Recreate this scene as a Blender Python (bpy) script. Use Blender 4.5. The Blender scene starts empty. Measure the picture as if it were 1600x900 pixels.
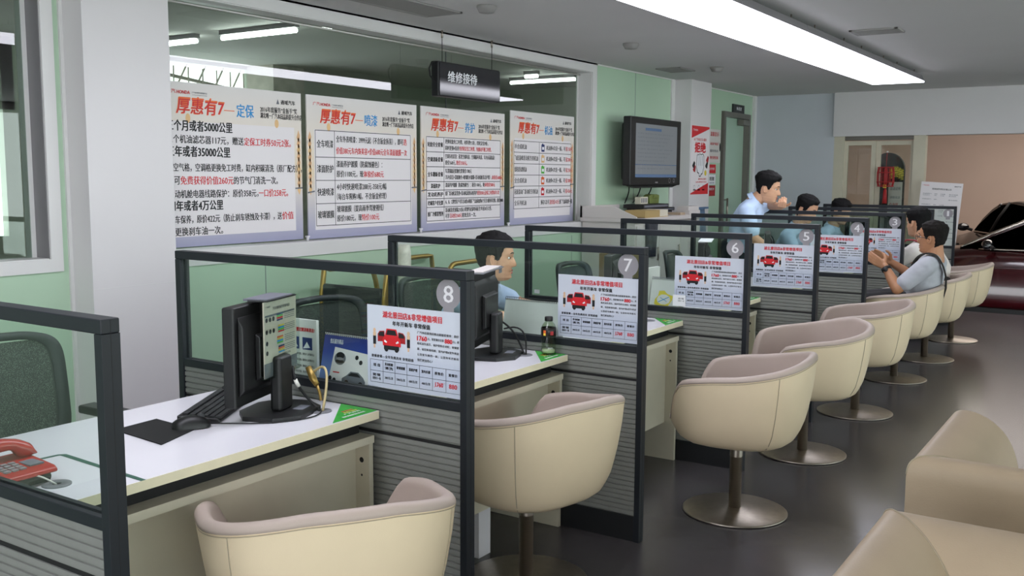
import bpy, math, random
from mathutils import Vector, Matrix, Euler, noise
R = math.radians
PI = math.pi
SC = bpy.context.scene
COL = SC.collection
random.seed(7)

# ------------------------------------------------------------------ camera
cam = bpy.data.cameras.new('camera')
cam.sensor_width = 36.0
cam.lens = 36.0 * 1526.1 / 1600.0
cam.clip_start = 0.05
cam_o = bpy.data.objects.new('camera', cam)
COL.objects.link(cam_o)
YAW, PITCH, ROLL = 0.5817, 0.1140, 0.0052
fw = Vector((-math.sin(YAW) * math.cos(PITCH), math.cos(YAW) * math.cos(PITCH), -math.sin(PITCH)))
rt = Vector((math.cos(YAW), math.sin(YAW), 0))
up = rt.cross(fw)
rr = math.cos(ROLL) * rt + math.sin(ROLL) * up
uu = -math.sin(ROLL) * rt + math.cos(ROLL) * up
M3 = Matrix((rr, uu, -fw)).transposed()
cam_o.matrix_world = Matrix.Translation((1.6855, -2.3186, 1.4952)) @ M3.to_4x4()
SC.camera = cam_o

# ------------------------------------------------------------------ view, world, lights
SC.view_settings.view_transform = 'Standard'
SC.view_settings.look = 'None'
SC.view_settings.gamma = 1.0
SC.view_settings.use_curve_mapping = False
SC.view_settings.exposure = 0.40
WORLD = 3.6          # daylight outside the glazing
TUBE = 6.0           # linear ceiling fixture
w = bpy.data.worlds.new('daylight')
SC.world = w
w.use_nodes = True
bg = w.node_tree.nodes['Background']
bg.inputs[0].default_value = (0.93, 0.97, 1.0, 1)
bg.inputs[1].default_value = WORLD

def area(name, loc, rot, sx, sy, power, color=(1, 1, 1)):
    l = bpy.data.lights.new(name, 'AREA')
    l.shape = 'RECTANGLE'; l.size = sx; l.size_y = sy
    l.energy = power; l.color = color
    o = bpy.data.objects.new(name, l)
    o.location = loc; o.rotation_euler = rot
    COL.objects.link(o)
    return o

area('showroom_lamp', (1.5, 15.0, 3.3), (0, 0, 0), 5.0, 4.0, 190, (1, .90, .82))

# ------------------------------------------------------------------ materials
def lin(h):
    h = h.lstrip('#')
    out = []
    for i in (0, 2, 4):
        c = int(h[i:i + 2], 16) / 255
        out.append(c / 12.92 if c <= .04045 else ((c + .055) / 1.055) ** 2.4)
    return (*out, 1)

MATS = {}
def mat(name, col, rough=.5, metal=0., var=0., vscale=8., bump=0., bscale=60., spec=.5, coat=0., stretch=None):
    if name in MATS: return MATS[name]
    m = bpy.data.materials.new(name); m.use_nodes = True
    nt = m.node_tree; b = nt.nodes['Principled BSDF']
    c = lin(col)
    b.inputs['Base Color'].default_value = c
    b.inputs['Roughness'].default_value = rough
    b.inputs['Metallic'].default_value = metal
    b.inputs['Specular IOR Level'].default_value = spec
    if coat: b.inputs['Coat Weight'].default_value = coat; b.inputs['Coat Roughness'].default_value = .08
    if var or bump:
        tc = nt.nodes.new('ShaderNodeTexCoord')
        mp = nt.nodes.new('ShaderNodeMapping')
        if stretch: mp.inputs['Scale'].default_value = stretch
        nt.links.new(tc.outputs['Object'], mp.inputs[0])
    if var:
        n = nt.nodes.new('ShaderNodeTexNoise'); n.inputs['Scale'].default_value = vscale; n.inputs['Detail'].default_value = 4
        r = nt.nodes.new('ShaderNodeValToRGB')
        r.color_ramp.elements[0].position = .3; r.color_ramp.elements[1].position = .7
        r.color_ramp.elements[0].color = (c[0] * (1 - var), c[1] * (1 - var), c[2] * (1 - var), 1)
        r.color_ramp.elements[1].color = (min(1, c[0] * (1 + var)), min(1, c[1] * (1 + var)), min(1, c[2] * (1 + var)), 1)
        nt.links.new(mp.outputs[0], n.inputs['Vector']); nt.links.new(n.outputs[0], r.inputs[0]); nt.links.new(r.outputs[0], b.inputs['Base Color'])
    if bump:
        n2 = nt.nodes.new('ShaderNodeTexNoise'); n2.inputs['Scale'].default_value = bscale; n2.inputs['Detail'].default_value = 3
        bp = nt.nodes.new('ShaderNodeBump'); bp.inputs['Strength'].default_value = bump; bp.inputs['Distance'].default_value = .002
        nt.links.new(mp.outputs[0], n2.inputs['Vector']); nt.links.new(n2.outputs[0], bp.inputs['Height']); nt.links.new(bp.outputs[0], b.inputs['Normal'])
    MATS[name] = m
    return m

def glass(name, tint, refl=.04, rough=0.):
    m = bpy.data.materials.new(name); m.use_nodes = True
    nt = m.node_tree; nt.nodes.clear()
    out = nt.nodes.new('ShaderNodeOutputMaterial')
    tr = nt.nodes.new('ShaderNodeBsdfTransparent'); tr.inputs[0].default_value = lin(tint)
    gl = nt.nodes.new('ShaderNodeBsdfGlossy'); gl.inputs['Roughness'].default_value = rough
    fr = nt.nodes.new('ShaderNodeFresnel'); fr.inputs[0].default_value = 1.5
    ad = nt.nodes.new('ShaderNodeMath'); ad.operation = 'MULTIPLY_ADD'; ad.inputs[1].default_value = 1.0; ad.inputs[2].default_value = refl - .04
    ad.use_clamp = True
    mx = nt.nodes.new('ShaderNodeMixShader')
    ge = nt.nodes.new('ShaderNodeNewGeometry'); iv = nt.nodes.new('ShaderNodeMath'); iv.operation = 'SUBTRACT'; iv.inputs[0].default_value = 1.0
    ml = nt.nodes.new('ShaderNodeMath'); ml.operation = 'MULTIPLY'
    nt.links.new(ge.outputs['Backfacing'], iv.inputs[1]); nt.links.new(ad.outputs[0], ml.inputs[0]); nt.links.new(iv.outputs[0], ml.inputs[1])
    nt.links.new(fr.outputs[0], ad.inputs[0]); nt.links.new(ml.outputs[0], mx.inputs[0])
    nt.links.new(tr.outputs[0], mx.inputs[1]); nt.links.new(gl.outputs[0], mx.inputs[2]); nt.links.new(mx.outputs[0], out.inputs[0])
    MATS[name] = m
    return m

def emit(name, col, s):
    m = bpy.data.materials.new(name); m.use_nodes = True
    b = m.node_tree.nodes['Principled BSDF']
    b.inputs['Base Color'].default_value = (.8, .8, .8, 1)
    b.inputs['Emission Color'].default_value = lin(col); b.inputs['Emission Strength'].default_value = s
    MATS[name] = m
    return m

def ramp_mat(name, stops, axis=2, rough=.35, rng=(0, 1)):
    """printed sheet whose ink changes along one object axis"""
    m = bpy.data.materials.new(name); m.use_nodes = True
    nt = m.node_tree; b = nt.nodes['Principled BSDF']; b.inputs['Roughness'].default_value = rough
    tc = nt.nodes.new('ShaderNodeTexCoord'); sp = nt.nodes.new('ShaderNodeSeparateXYZ')
    mr = nt.nodes.new('ShaderNodeMapRange'); mr.inputs[1].default_value = rng[0]; mr.inputs[2].default_value = rng[1]
    r = nt.nodes.new('ShaderNodeValToRGB')
    nt.links.new(tc.outputs['Object'], sp.inputs[0]); nt.links.new(sp.outputs[axis], mr.inputs[0]); nt.links.new(mr.outputs[0], r.inputs[0]); nt.links.new(r.outputs[0], b.inputs['Base Color'])
    els = r.color_ramp.elements
    els[0].position, els[0].color = stops[0][0], lin(stops[0][1])
    els[1].position, els[1].color = stops[-1][0], lin(stops[-1][1])
    for p, c in stops[1:-1]:
        e = els.new(p); e.color = lin(c)
    MATS[name] = m
    return m

def mesh_fabric(name, col, scale=420., hole=.25):
    """woven chair net: threads with open holes between"""
    m = bpy.data.materials.new(name); m.use_nodes = True
    nt = m.node_tree; b = nt.nodes['Principled BSDF']
    b.inputs['Base Color'].default_value = lin(col); b.inputs['Roughness'].default_value = .8
    tc = nt.nodes.new('ShaderNodeTexCoord'); vo = nt.nodes.new('ShaderNodeTexVoronoi'); vo.inputs['Scale'].default_value = scale
    gt = nt.nodes.new('ShaderNodeMath'); gt.operation = 'GREATER_THAN'; gt.inputs[1].default_value = hole
    nt.links.new(tc.outputs['Object'], vo.inputs['Vector']); nt.links.new(vo.outputs['Distance'], gt.inputs[0]); nt.links.new(gt.outputs[0], b.inputs['Alpha'])
    MATS[name] = m
    return m

mat('floor_tile', '#4a4749', .21, var=.10, vscale=2.5, bump=.05, bscale=300, spec=.5)
mat('ceiling_paint', '#d2d0cf', .9, var=.02, vscale=1.5)
mat('wall_green', '#b6d0b6', .16, var=.02, vscale=1.2, spec=.35)
mat('white_trim', '#dcdad9', .4, var=.015, vscale=3)
mat('pillar_white', '#d9d5d6', .45, var=.015, vscale=2)
mat('wall_lavender', '#c6c9d0', .7, var=.02, vscale=2)
mat('wall_warm', '#cdb8aa', .8, var=.02, vscale=2)
mat('wall_workshop', '#a9b0a4', .8, var=.05, vscale=2)
mat('frame_navy', '#1b1f25', .48, var=.05, vscale=20, spec=.4)
mat('frame_black', '#17181b', .5)
mat('gap_black', '#121214', .7)
mat('panel_grey', '#7f807c', .5, var=.04, vscale=30, bump=.08, bscale=500)
glass('clear_glass', '#f3f8f5', .045)
glass('window_glass', '#dfe8e2', .11)
glass('car_glass', '#2a3230', .10)
mat('desk_white', '#dedce2', .22, var=.01, vscale=6)
mat('desk_edge', '#f0e6c8', .45, var=.03, vscale=20)
mat('board_cream', '#cfc8b4', .5, var=.03, vscale=8)
mat('board_underside', '#5f5c55', .6, var=.05)
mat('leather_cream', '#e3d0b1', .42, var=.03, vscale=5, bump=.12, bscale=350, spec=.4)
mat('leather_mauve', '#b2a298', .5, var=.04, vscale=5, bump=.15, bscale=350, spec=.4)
mat('seam_thread', '#a99b84', .7)
mat('brushed_steel', '#a89f94', .38, metal=1., var=.08, vscale=30, stretch=(1, 1, 20))
mat('leather_tan', '#b5a188', .45, var=.04, vscale=6, bump=.2, bscale=260, spec=.4)
mat('black_plastic', '#151516', .42, var=.08, vscale=25)
mat('black_matt', '#0f0f10', .7)
mat('dark_grey_plastic', '#2b2c2e', .5)
mat('grey_plastic', '#75757a', .45)
mat('chair_frame', '#20282a', .5)
mesh_fabric('chair_net', '#2b332f')
mat('chair_seat', '#2c3432', .85, bump=.3, bscale=500)
mat('paper_white', '#e6e6ea', .6)
mat('paper_cream', '#d5cbbd', .6)
mat('card_white', '#e2e0de', .5)
mat('ink_black', '#17171a', .6)
mat('ink_grey', '#6d6f78', .6)
mat('ink_red', '#d0202a', .5)
mat('ink_darkred', '#a41c22', .5)
mat('ink_orange', '#e8692c', .5)
mat('ink_gold', '#e6bd86', .5)
mat('wheat_ink', '#e0b184', .5)
mat('ink_blue', '#1e8fd0', .5)
mat('ink_navy', '#26346e', .5)
mat('ink_yellow', '#e8d24a', .5)
mat('ink_skin', '#d7b392', .6)
mat('ink_green', '#57b947', .5)
mat('print_body', '#e8e2e4', .35)
ramp_mat('poster_sheet', [(0, '#bac0ce'), (.25, '#b7bfd2'), (.55, '#cdd2dd'), (1, '#c8cdd8')], 2, .3, (0, .265))
ramp_mat('board_sheet', [(0, '#9c9cb8'), (.10, '#b6b4c6'), (.30, '#d8d0cf'), (.45, '#e6d3b8'), (.65, '#e8dcce'), (1, '#dedad8')], 2, .3, (0, .89))
ramp_mat('calendar_blue', [(0, '#a9bbe0'), (.35, '#6f8ac8'), (.7, '#32479a'), (1, '#2a357c')], 2, .35, (0, .2))
mat('mat_green', '#3bab3f', .25, var=.15, vscale=25)
mat('badge_grey', '#8f8b90', .4, var=.04, vscale=40)
mat('badge_white', '#dfdde0', .4)
mat('phone_red', '#a6302b', .22, spec=.6)
mat('phone_dark', '#35302e', .5)
mat('cable_beige', '#b9a77c', .5)
mat('cable_white', '#e4e2da', .4)
mat('plug_gold', '#a98a4a', .35, metal=.6)
mat('tape_green', '#2f5c4b', .5)
mat('brass', '#a68a45', .3, metal=.7, var=.05)
mat('wrap_white', '#ddd9cb', .35, var=.1, vscale=40, bump=.6, bscale=60)
mat('cloth_green', '#5c9a52', .8)
mat('carton_brown', '#8b7656', .85, var=.08, vscale=10)
mat('screen_dim', '#7d8288', .25)
mat('screen_blue', '#5a7396', .25)
mat('screen_pale', '#9a9fa2', .25)
mat('book_tan', '#b39a66', .7)
mat('book_pages', '#ddd6c2', .8, var=.1, vscale=60, stretch=(1, 1, 30))
mat('green_leather', '#6d7a3e', .5, var=.1)
mat('box_white', '#d3cdc9', .6)
mat('chair_blue', '#4f6f92', .35)
mat('door_metal', '#77736c', .4, metal=.4, var=.05)
mat('door_green_glass', '#a9c4b0', .12, spec=.6)
mat('skin', '#c99a7a', .5, var=.05, vscale=30)
mat('skin_tan', '#b98562', .5, var=.05, vscale=30)
mat('hair_black', '#0e0d0e', .75, spec=.2, var=.25, vscale=60, bump=1., bscale=180, stretch=(1, 1, .25))
mat('hair_dark', '#191512', .75, spec=.2, var=.25, vscale=60, bump=1., bscale=180, stretch=(1, 1, .25))
mat('lip', '#a85f58', .5)
mat('eye_dark', '#1c1412', .25)
mat('shirt_blue', '#b9cdea', .8, var=.05, vscale=14, bump=.25, bscale=40)
mat('shirt_grey', '#b3b5bd', .85, var=.05, vscale=14, bump=.25, bscale=40)
mat('shirt_white', '#dcd6d2', .85, var=.05, vscale=14, bump=.25, bscale=40)
mat('trousers_black', '#17171b', .8)
mat('trousers_navy', '#1d2230', .8)
mat('strap_dark', '#2b2a26', .7)
mat('strap_red', '#8c2430', .6)
mat('car_red', '#3a0a11', .22, coat=1., spec=.6)
mat('car_black', '#15151a', .22, coat=1., spec=.6)
mat('tyre', '#131313', .8)
mat('alloy', '#9c9ca0', .3, metal=1.)
mat('chrome', '#d8d2c8', .2, metal=1.)
mat('liquid_pale', '#cbd2b8', .1)
glass('bottle_plastic', '#dfe8d8', .08, .05)
mat('label_black', '#1d1512', .35)
mat('lantern_red', '#b3262a', .5)
mat('metal_rail', '#c9c6c2', .35, metal=.5)
mat('rust_steel', '#b4aea4', .6, var=.2, vscale=6)
emit('tube_light', '#f3f3ff', TUBE)
emit('workshop_tube', '#ffffff', 16)
mat('lamp_housing', '#8b888b', .45, metal=.3)
mat('vent_grey', '#94928f', .6)

# ------------------------------------------------------------------ geometry helpers
TEXT_CACHE = {}
def text_geo(s, bold):
    k = (s, bold)
    if k not in TEXT_CACHE:
        cu = bpy.data.curves.new('txt', 'FONT')
        cu.body = s; cu.resolution_u = 2; cu.offset = bold
        o = bpy.data.objects.new('txt', cu); COL.objects.link(o)
        dg = bpy.context.evaluated_depsgraph_get()
        me = bpy.data.meshes.new_from_object(o.evaluated_get(dg))
        vs = [(v.co.x, v.co.y) for v in me.vertices]
        fs = [tuple(p.vertices) for p in me.polygons]
        bpy.data.objects.remove(o); bpy.data.curves.remove(cu); bpy.data.meshes.remove(me)
        TEXT_CACHE[k] = (vs, fs)
    return TEXT_CACHE[k]

def frame_of(d, hint=(0, 0, 1)):
    d = Vector(d).normalized(); h = Vector(hint)
    if abs(d.dot(h)) > .98: h = Vector((1, 0, 0))
    a = h.cross(d).normalized(); b = d.cross(a).normalized()
    return a, b, d

class MB:
    def __init__(s):
        s.v = []; s.f = []; s.mi = []; s.sm = []; s.mats = []; s.T = Matrix.Identity(4)
    def m(s, name):
        if name not in s.mats: s.mats.append(name)
        return s.mats.index(name)
    def add(s, vs, fs, mt, smooth=False):
        o = len(s.v); T = s.T; i = s.m(mt)
        for p in vs: s.v.append(T @ Vector(p))
        for f in fs:
            s.f.append(tuple(o + k for k in f)); s.mi.append(i); s.sm.append(smooth)
        return s
    def box(s, a, b, mt):
        x0, y0, z0 = (min(a[i], b[i]) for i in range(3)); x1, y1, z1 = (max(a[i], b[i]) for i in range(3))
        vs = [(x0, y0, z0), (x1, y0, z0), (x1, y1, z0), (x0, y1, z0), (x0, y0, z1), (x1, y0, z1), (x1, y1, z1), (x0, y1, z1)]
        return s.add(vs, [(0, 3, 2, 1), (4, 5, 6, 7), (0, 1, 5, 4), (1, 2, 6, 5), (2, 3, 7, 6), (3, 0, 4, 7)], mt)
    def bar(s, p, q, w, h, mt, hint=(0, 0, 1)):
        p = Vector(p); q = Vector(q); a, b, d = frame_of(q - p, hint)
        vs = []
        for c in (p, q):
            for i, j in ((-1, -1), (1, -1), (1, 1), (-1, 1)): vs.append(c + a * (i * w / 2) + b * (j * h / 2))
        return s.add(vs, [(0, 3, 2, 1), (4, 5, 6, 7), (0, 1, 5, 4), (1, 2, 6, 5), (2, 3, 7, 6), (3, 0, 4, 7)], mt)
    def tube(s, pts, r, mt, n=10, cap=True, flat=1.0):
        pts = [Vector(p) for p in pts]; vs = []; fs = []
        rs = r if isinstance(r, (list, tuple)) else [r] * len(pts)
        prev = None
        for i, p in enumerate(pts):
            d = (pts[min(i + 1, len(pts) - 1)] - pts[max(i - 1, 0)])
            if prev is None: a, b, d = frame_of(d)
            else:
                d.normalize(); a = (prev - d * prev.dot(d)).normalized(); b = d.cross(a)
            prev = a
            for k in range(n):
                t = 2 * PI * k / n
                vs.append(p + a * (math.cos(t) * rs[i]) + b * (math.sin(t) * rs[i] * flat))
        for i in range(len(pts) - 1):
            for k in range(n):
                fs.append((i * n + k, i * n + (k + 1) % n, (i + 1) * n + (k + 1) % n, (i + 1) * n + k))
        if cap:
            fs.append(tuple(reversed(range(n)))); fs.append(tuple((len(pts) - 1) * n + k for k in range(n)))
        return s.add(vs, fs, mt, True)
    def lathe(s, prof, c, mt, n=32, axis='z', cap=True):
        vs = []; fs = []
        for r, z in prof:
            for k in range(n):
                t = 2 * PI * k / n; x, y = r * math.cos(t), r * math.sin(t)
                if axis == 'z': vs.append((c[0] + x, c[1] + y, c[2] + z))
                elif axis == 'y': vs.append((c[0] + x, c[1] + z, c[2] - y))
                else: vs.append((c[0] + z, c[1] + x, c[2] + y))
        for i in range(len(prof) - 1):
            for k in range(n): fs.append((i * n + k, i * n + (k + 1) % n, (i + 1) * n + (k + 1) % n, (i + 1) * n + k))
        if cap:
            fs.append(tuple(reversed(range(n)))); fs.append(tuple((len(prof) - 1) * n + k for k in range(n)))
        return s.add(vs, fs, mt, True)
    def ball(s, c, r, mt, n=16, rings=10):
        rx, ry, rz = r if isinstance(r, (list, tuple)) else (r, r, r)
        vs = [(c[0], c[1], c[2] - rz)]; fs = []
        for i in range(1, rings):
            t = PI * i / rings
            for k in range(n):
                p = 2 * PI * k / n
                vs.append((c[0] + rx * math.sin(t) * math.cos(p), c[1] + ry * math.sin(t) * math.sin(p), c[2] - rz * math.cos(t)))
        vs.append((c[0], c[1], c[2] + rz)); L = len(vs) - 1
        for k in range(n):
            fs.append((0, 1 + (k + 1) % n, 1 + k)); fs.append((L, 1 + (rings - 2) * n + k, 1 + (rings - 2) * n + (k + 1) % n))
        for i in range(rings - 2):
            for k in range(n): fs.append((1 + i * n + k, 1 + i * n + (k + 1) % n, 1 + (i + 1) * n + (k + 1) % n, 1 + (i + 1) * n + k))
        return s.add(vs, fs, mt, True)
    def prism(s, poly, d0, d1, plane, mt):
        """poly of 2D points in plane 'xy','xz' or 'yz', extruded along the third axis from d0 to d1"""
        def P(u, v, d): return {'xy': (u, v, d), 'xz': (u, d, v), 'yz': (d, u, v)}[plane]
        n = len(poly)
        vs = [P(u, v, d0) for u, v in poly] + [P(u, v, d1) for u, v in poly]
        fs = [tuple(range(n)), tuple(reversed(range(n, 2 * n)))] + [(i, n + i, n + (i + 1) % n, (i + 1) % n) for i in range(n)]
        return s.add(vs, fs, mt)
    def grid(s, rows, mt, closed_u=False, closed_v=False, smooth=True):
        nr = len(rows); nc = len(rows[0]); vs = [p for r in rows for p in r]; fs = []
        for i in range(nr if closed_v else nr - 1):
            for k in range(nc if closed_u else nc - 1):
                i2 = (i + 1) % nr; k2 = (k + 1) % nc
                fs.append((i * nc + k, i * nc + k2, i2 * nc + k2, i2 * nc + k))
        return s.add(vs, fs, mt, smooth)
    # ---- flat print: works in the sheet's own plane set by basis()
    def basis(s, o, ux, uy, un):
        ux, uy, un = Vector(ux).normalized(), Vector(uy).normalized(), Vector(un).normalized()
        s.B = (Vector(o), ux, uy, un); return s
    def pt(s, x, y, d=0.):
        o, ux, uy, un = s.B
        return o + ux * x + uy * y + un * d
    def rect(s, x0, y0, x1, y1, mt, d=.001):
        return s.add([s.pt(x0, y0, d), s.pt(x1, y0, d), s.pt(x1, y1, d), s.pt(x0, y1, d)], [(0, 1, 2, 3)], mt)
    def poly(s, pts, mt, d=.001):
        return s.add([s.pt(x, y, d) for x, y in pts], [tuple(range(len(pts)))], mt)
    def disc(s, x, y, r, mt, d=.001, n=24, ry=None):
        ry = r if ry is None else ry
        return s.poly([(x + r * math.cos(2 * PI * k / n), y + ry * math.sin(2 * PI * k / n)) for k in range(n)], mt, d)
    def ring(s, x, y, r0, r1, mt, d=.001, n=32, a0=0, a1=360):
        vs = []; fs = []
        for k in range(n + 1):
            t = R(a0 + (a1 - a0) * k / n)
            vs += [s.pt(x + r0 * math.cos(t), y + r0 * math.sin(t), d), s.pt(x + r1 * math.cos(t), y + r1 * math.sin(t), d)]
        for k in range(n): fs.append((2 * k, 2 * k + 1, 2 * k + 3, 2 * k + 2))
        return s.add(vs, fs, mt)
    def line(s, x0, y0, x1, y1, t, mt, d=.001):
        dx, dy = x1 - x0, y1 - y0; L = math.hypot(dx, dy); nx, ny = -dy / L * t / 2, dx / L * t / 2
        return s.poly([(x0 + nx, y0 + ny), (x1 + nx, y1 + ny), (x1 - nx, y1 - ny), (x0 - nx, y0 - ny)], mt, d)
    def text(s, t, x, y, h, mt, w=None, align='l', d=.0014, bold=0.012, shear=0.):
        """x,y = lower-left of the glyph box, h = glyph height, w = width to squeeze into"""
        vs, fs = text_geo(t, 0.)
        if not vs: return s
        x0 = min(v[0] for v in vs); x1 = max(v[0] for v in vs); y0 = min(v[1] for v in vs); y1 = max(v[1] for v in vs)
        k = h / (y1 - y0); kx = k if w is None else w / (x1 - x0)
        W = (x1 - x0) * kx
        if align == 'c': x -= W / 2
        elif align == 'r': x -= W
        # heavier weights: the glyph outlines printed again with a small shift
        sh = bold * h * 1.7
        for i, (ox, oy) in enumerate(((0, 0),) if bold < .005 else ((-sh, 0), (sh, sh * .5)) if bold < .016 else ((-sh, -sh * .5), (0, sh * .6), (sh, 0))):
            s.add([s.pt(x + ox + (a - x0) * kx + shear * (b - y0) * k, y + oy + (b - y0) * k, d + i * .00008) for a, b in vs], fs, mt)
        return s
    def sheet(s, x0, y0, x1, y1, th, mt):
        vs = [s.pt(x, y, d) for d in (0, -th) for x, y in ((x0, y0), (x1, y0), (x1, y1), (x0, y1))]
        return s.add(vs, [(0, 1, 2, 3), (7, 6, 5, 4), (0, 4, 5, 1), (1, 5, 6, 2), (2, 6, 7, 3), (3, 7, 4, 0)], mt)
    def build(s, name, parent=None, bevel=0., seg=2, subsurf=0, at=None):
        """at: where the object's origin stands in the world when it has no parent"""
        org = Vector(at) if at is not None else (ORG[parent.name] if parent is not None else Vector((0, 0, 0)))
        me = bpy.data.meshes.new(name)
        me.from_pydata([v - org for v in s.v], [], s.f)
        for n in s.mats: me.materials.append(MATS[n])
        me.polygons.foreach_set('material_index', s.mi)
        me.polygons.foreach_set('use_smooth', s.sm)
        me.update()
        o = bpy.data.objects.new(name, me); COL.objects.link(o)
        if parent is not None: o.parent = parent
        else: o.location = org
        ORG[o.name] = org
        if bevel:
            b = o.modifiers.new('bevel', 'BEVEL'); b.width = bevel; b.segments = seg; b.limit_method = 'ANGLE'; b.angle_limit = R(40)
            me.polygons.foreach_set('use_smooth', [True] * len(me.polygons)); b.harden_normals = True
        if subsurf:
            b = o.modifiers.new('subdivision', 'SUBSURF'); b.levels = subsurf; b.render_levels = subsurf
        return o

ORG = {}
def tag(o, label, cat, group=None):
    o['label'] = label; o['category'] = cat
    if group: o['group'] = group
    return o
def thing(name, label, cat, loc, group=None):
    o = bpy.data.objects.new(name, None); COL.objects.link(o); o.location = loc; o.empty_display_size = .1
    ORG[o.name] = Vector(loc)
    return tag(o, label, cat, group)
def struct(mb, name, **k):
    o = mb.build(name, **k); o['kind'] = 'structure'
    return o
def copy_thing(root, loc, label, rotz=None, group=None):
    def cp(o, par):
        c = o.copy(); COL.objects.link(c)
        if par is not None: c.parent = par
        for ch in list(o.children): cp(ch, c)
        return c
    c = cp(root, None); c.location = loc
    if rotz is not None: c.rotation_euler = (0, 0, rotz)
    c['label'] = label
    if group: c['group'] = group
    return c
def bez(p0, p1, p2, p3, n=12):
    p0, p1, p2, p3 = map(Vector, (p0, p1, p2, p3)); out = []
    for i in range(n + 1):
        t = i / n; u = 1 - t
        out.append(p0 * u**3 + p1 * 3 * u * u * t + p2 * 3 * u * t * t + p3 * t**3)
    return out
def sstep(a, b, x):
    t = max(0., min(1., (x - a) / (b - a))); return t * t * (3 - 2 * t)
# ------------------------------------------------------------------ the room
XW, H, YB = -2.6, 2.5, 9.7
b = MB(); b.box((XW - .15, -6.1, -.06), (6.6, YB, 0), 'floor_tile'); struct(b, 'floor')
b = MB(); b.box((XW - .15, -6.1, H), (6.6, YB + .1, H + .12), 'ceiling_paint'); struct(b, 'ceiling')
# left wall of green back-painted glass panels with two window openings
b = MB()
def wseg(y0, y1, z0, z1): b.box((XW - .15, y0, z0), (XW, y1, z1), 'wall_green')
OY0, OY1, OZ0, OZ1 = .90, 5.475, 1.09, 2.42
wseg(-6.1, -3.2, 0, H); wseg(-3.2, .285, 0, 1.10); wseg(-3.2, .285, 2.42, H); wseg(.285, OY0, 0, H)
wseg(OY0, OY1, 0, OZ0); wseg(OY0, OY1, OZ1, H); wseg(OY1, 8.6, 0, H); wseg(8.6, 9.5, 2.26, H); wseg(9.5, YB, 0, H)
for y in (1.6, 2.75, 3.95, 5.15, 6.35):
    b.box((XW - .01, y - .002, 0), (XW + .0015, y + .002, OZ0 - .11 if y < OY1 else H), 'ink_grey')
struct(b, 'wall_left')
def frame(mb, y0, y1, z0, z1, wd, x0, x1, mt):
    mb.box((x0, y0 - wd, z0 - wd), (x1, y0, z1 + wd), mt); mb.box((x0, y1, z0 - wd), (x1, y1 + wd, z1 + wd), mt)
    mb.box((x0, y0, z1), (x1, y1, z1 + wd), mt); mb.box((x0, y0, z0 - wd), (x1, y1, z0), mt)
b = MB(); frame(b, OY0, OY1, OZ0, OZ1, .08, XW, XW + .012, 'white_trim')
b.box((XW - .15, OY1 - .004, OZ0), (XW, OY1 + .004, OZ1), 'white_trim'); b.box((XW - .15, OY0, OZ0 - .004), (XW, OY1, OZ0 + .004), 'white_trim')
b.box((XW - .15, OY0, OZ1 - .004), (XW, OY1, OZ1 + .004), 'white_trim')
struct(b, 'trim_1')
b = MB(); frame(b, -3.1, .285, 1.10, 2.42, .06, XW, XW + .012, 'white_trim')
b.box((XW - .15, .281, 1.10), (XW, .289, 2.42), 'lamp_housing'); b.box((XW - .15, -3.1, 1.096), (XW, .285, 1.104), 'white_trim')
b.box((XW - .14, .255, 1.1), (XW - .10, .281, 2.42), 'white_trim')
struct(b, 'trim_2')
b = MB(); b.box((-2.745, OY0, OZ0 + .004), (-2.739, 3.512, OZ1 - .004), 'window_glass'); b.box((-2.745, 3.516, OZ0 + .004), (-2.739, OY1 - .004, OZ1 - .004), 'window_glass')
w1 = struct(b, 'window_1')
b = MB(); b.box((-2.746, 3.512, OZ0), (-2.738, 3.516, OZ1), 'ink_grey'); b.box((-2.75, OY1 - .02, OZ0), (-2.735, OY1 - .004, OZ1), 'white_trim')
b.tube([(-2.72, OY0, OZ1 - .018), (-2.72, OY1, OZ1 - .018)], .007, 'metal_rail'); b.build('window_joint', w1)
b = MB(); b.box((-2.70, -3.1, 1.105), (-2.695, .255, 2.42), 'window_glass'); struct(b, 'window_2')
# columns and plain trims
b = MB(); b.box((XW, .392, 0), (-2.437, .862, H), 'pillar_white'); b.box((-2.439, .392, .955), (-2.4362, .862, .958), 'white_trim')
struct(b, 'wall_column_near', bevel=.006)
b = MB(); b.box((XW, 7.25, 0), (-2.4, 7.79, H), 'pillar_white'); struct(b, 'wall_column_far', bevel=.006)
b = MB(); b.box((XW, .376, 0), (XW + .014, .393, H), 'white_trim'); struct(b, 'trim_3')
b = MB(); b.box((XW, 7.17, 0), (XW + .015, 7.25, H), 'white_trim'); struct(b, 'trim_4')
b = MB(); b.box((XW, 9.62, 0), (XW + .03, YB, H), 'white_trim'); struct(b, 'trim_5')
b = MB(); b.box((XW, OY1 + .09, H - .012), (XW + .012, YB, H), 'white_trim'); b.box((XW, OY0, H - .012), (XW + .012, OY1 + .08, H), 'white_trim'); struct(b, 'trim_6')
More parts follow.
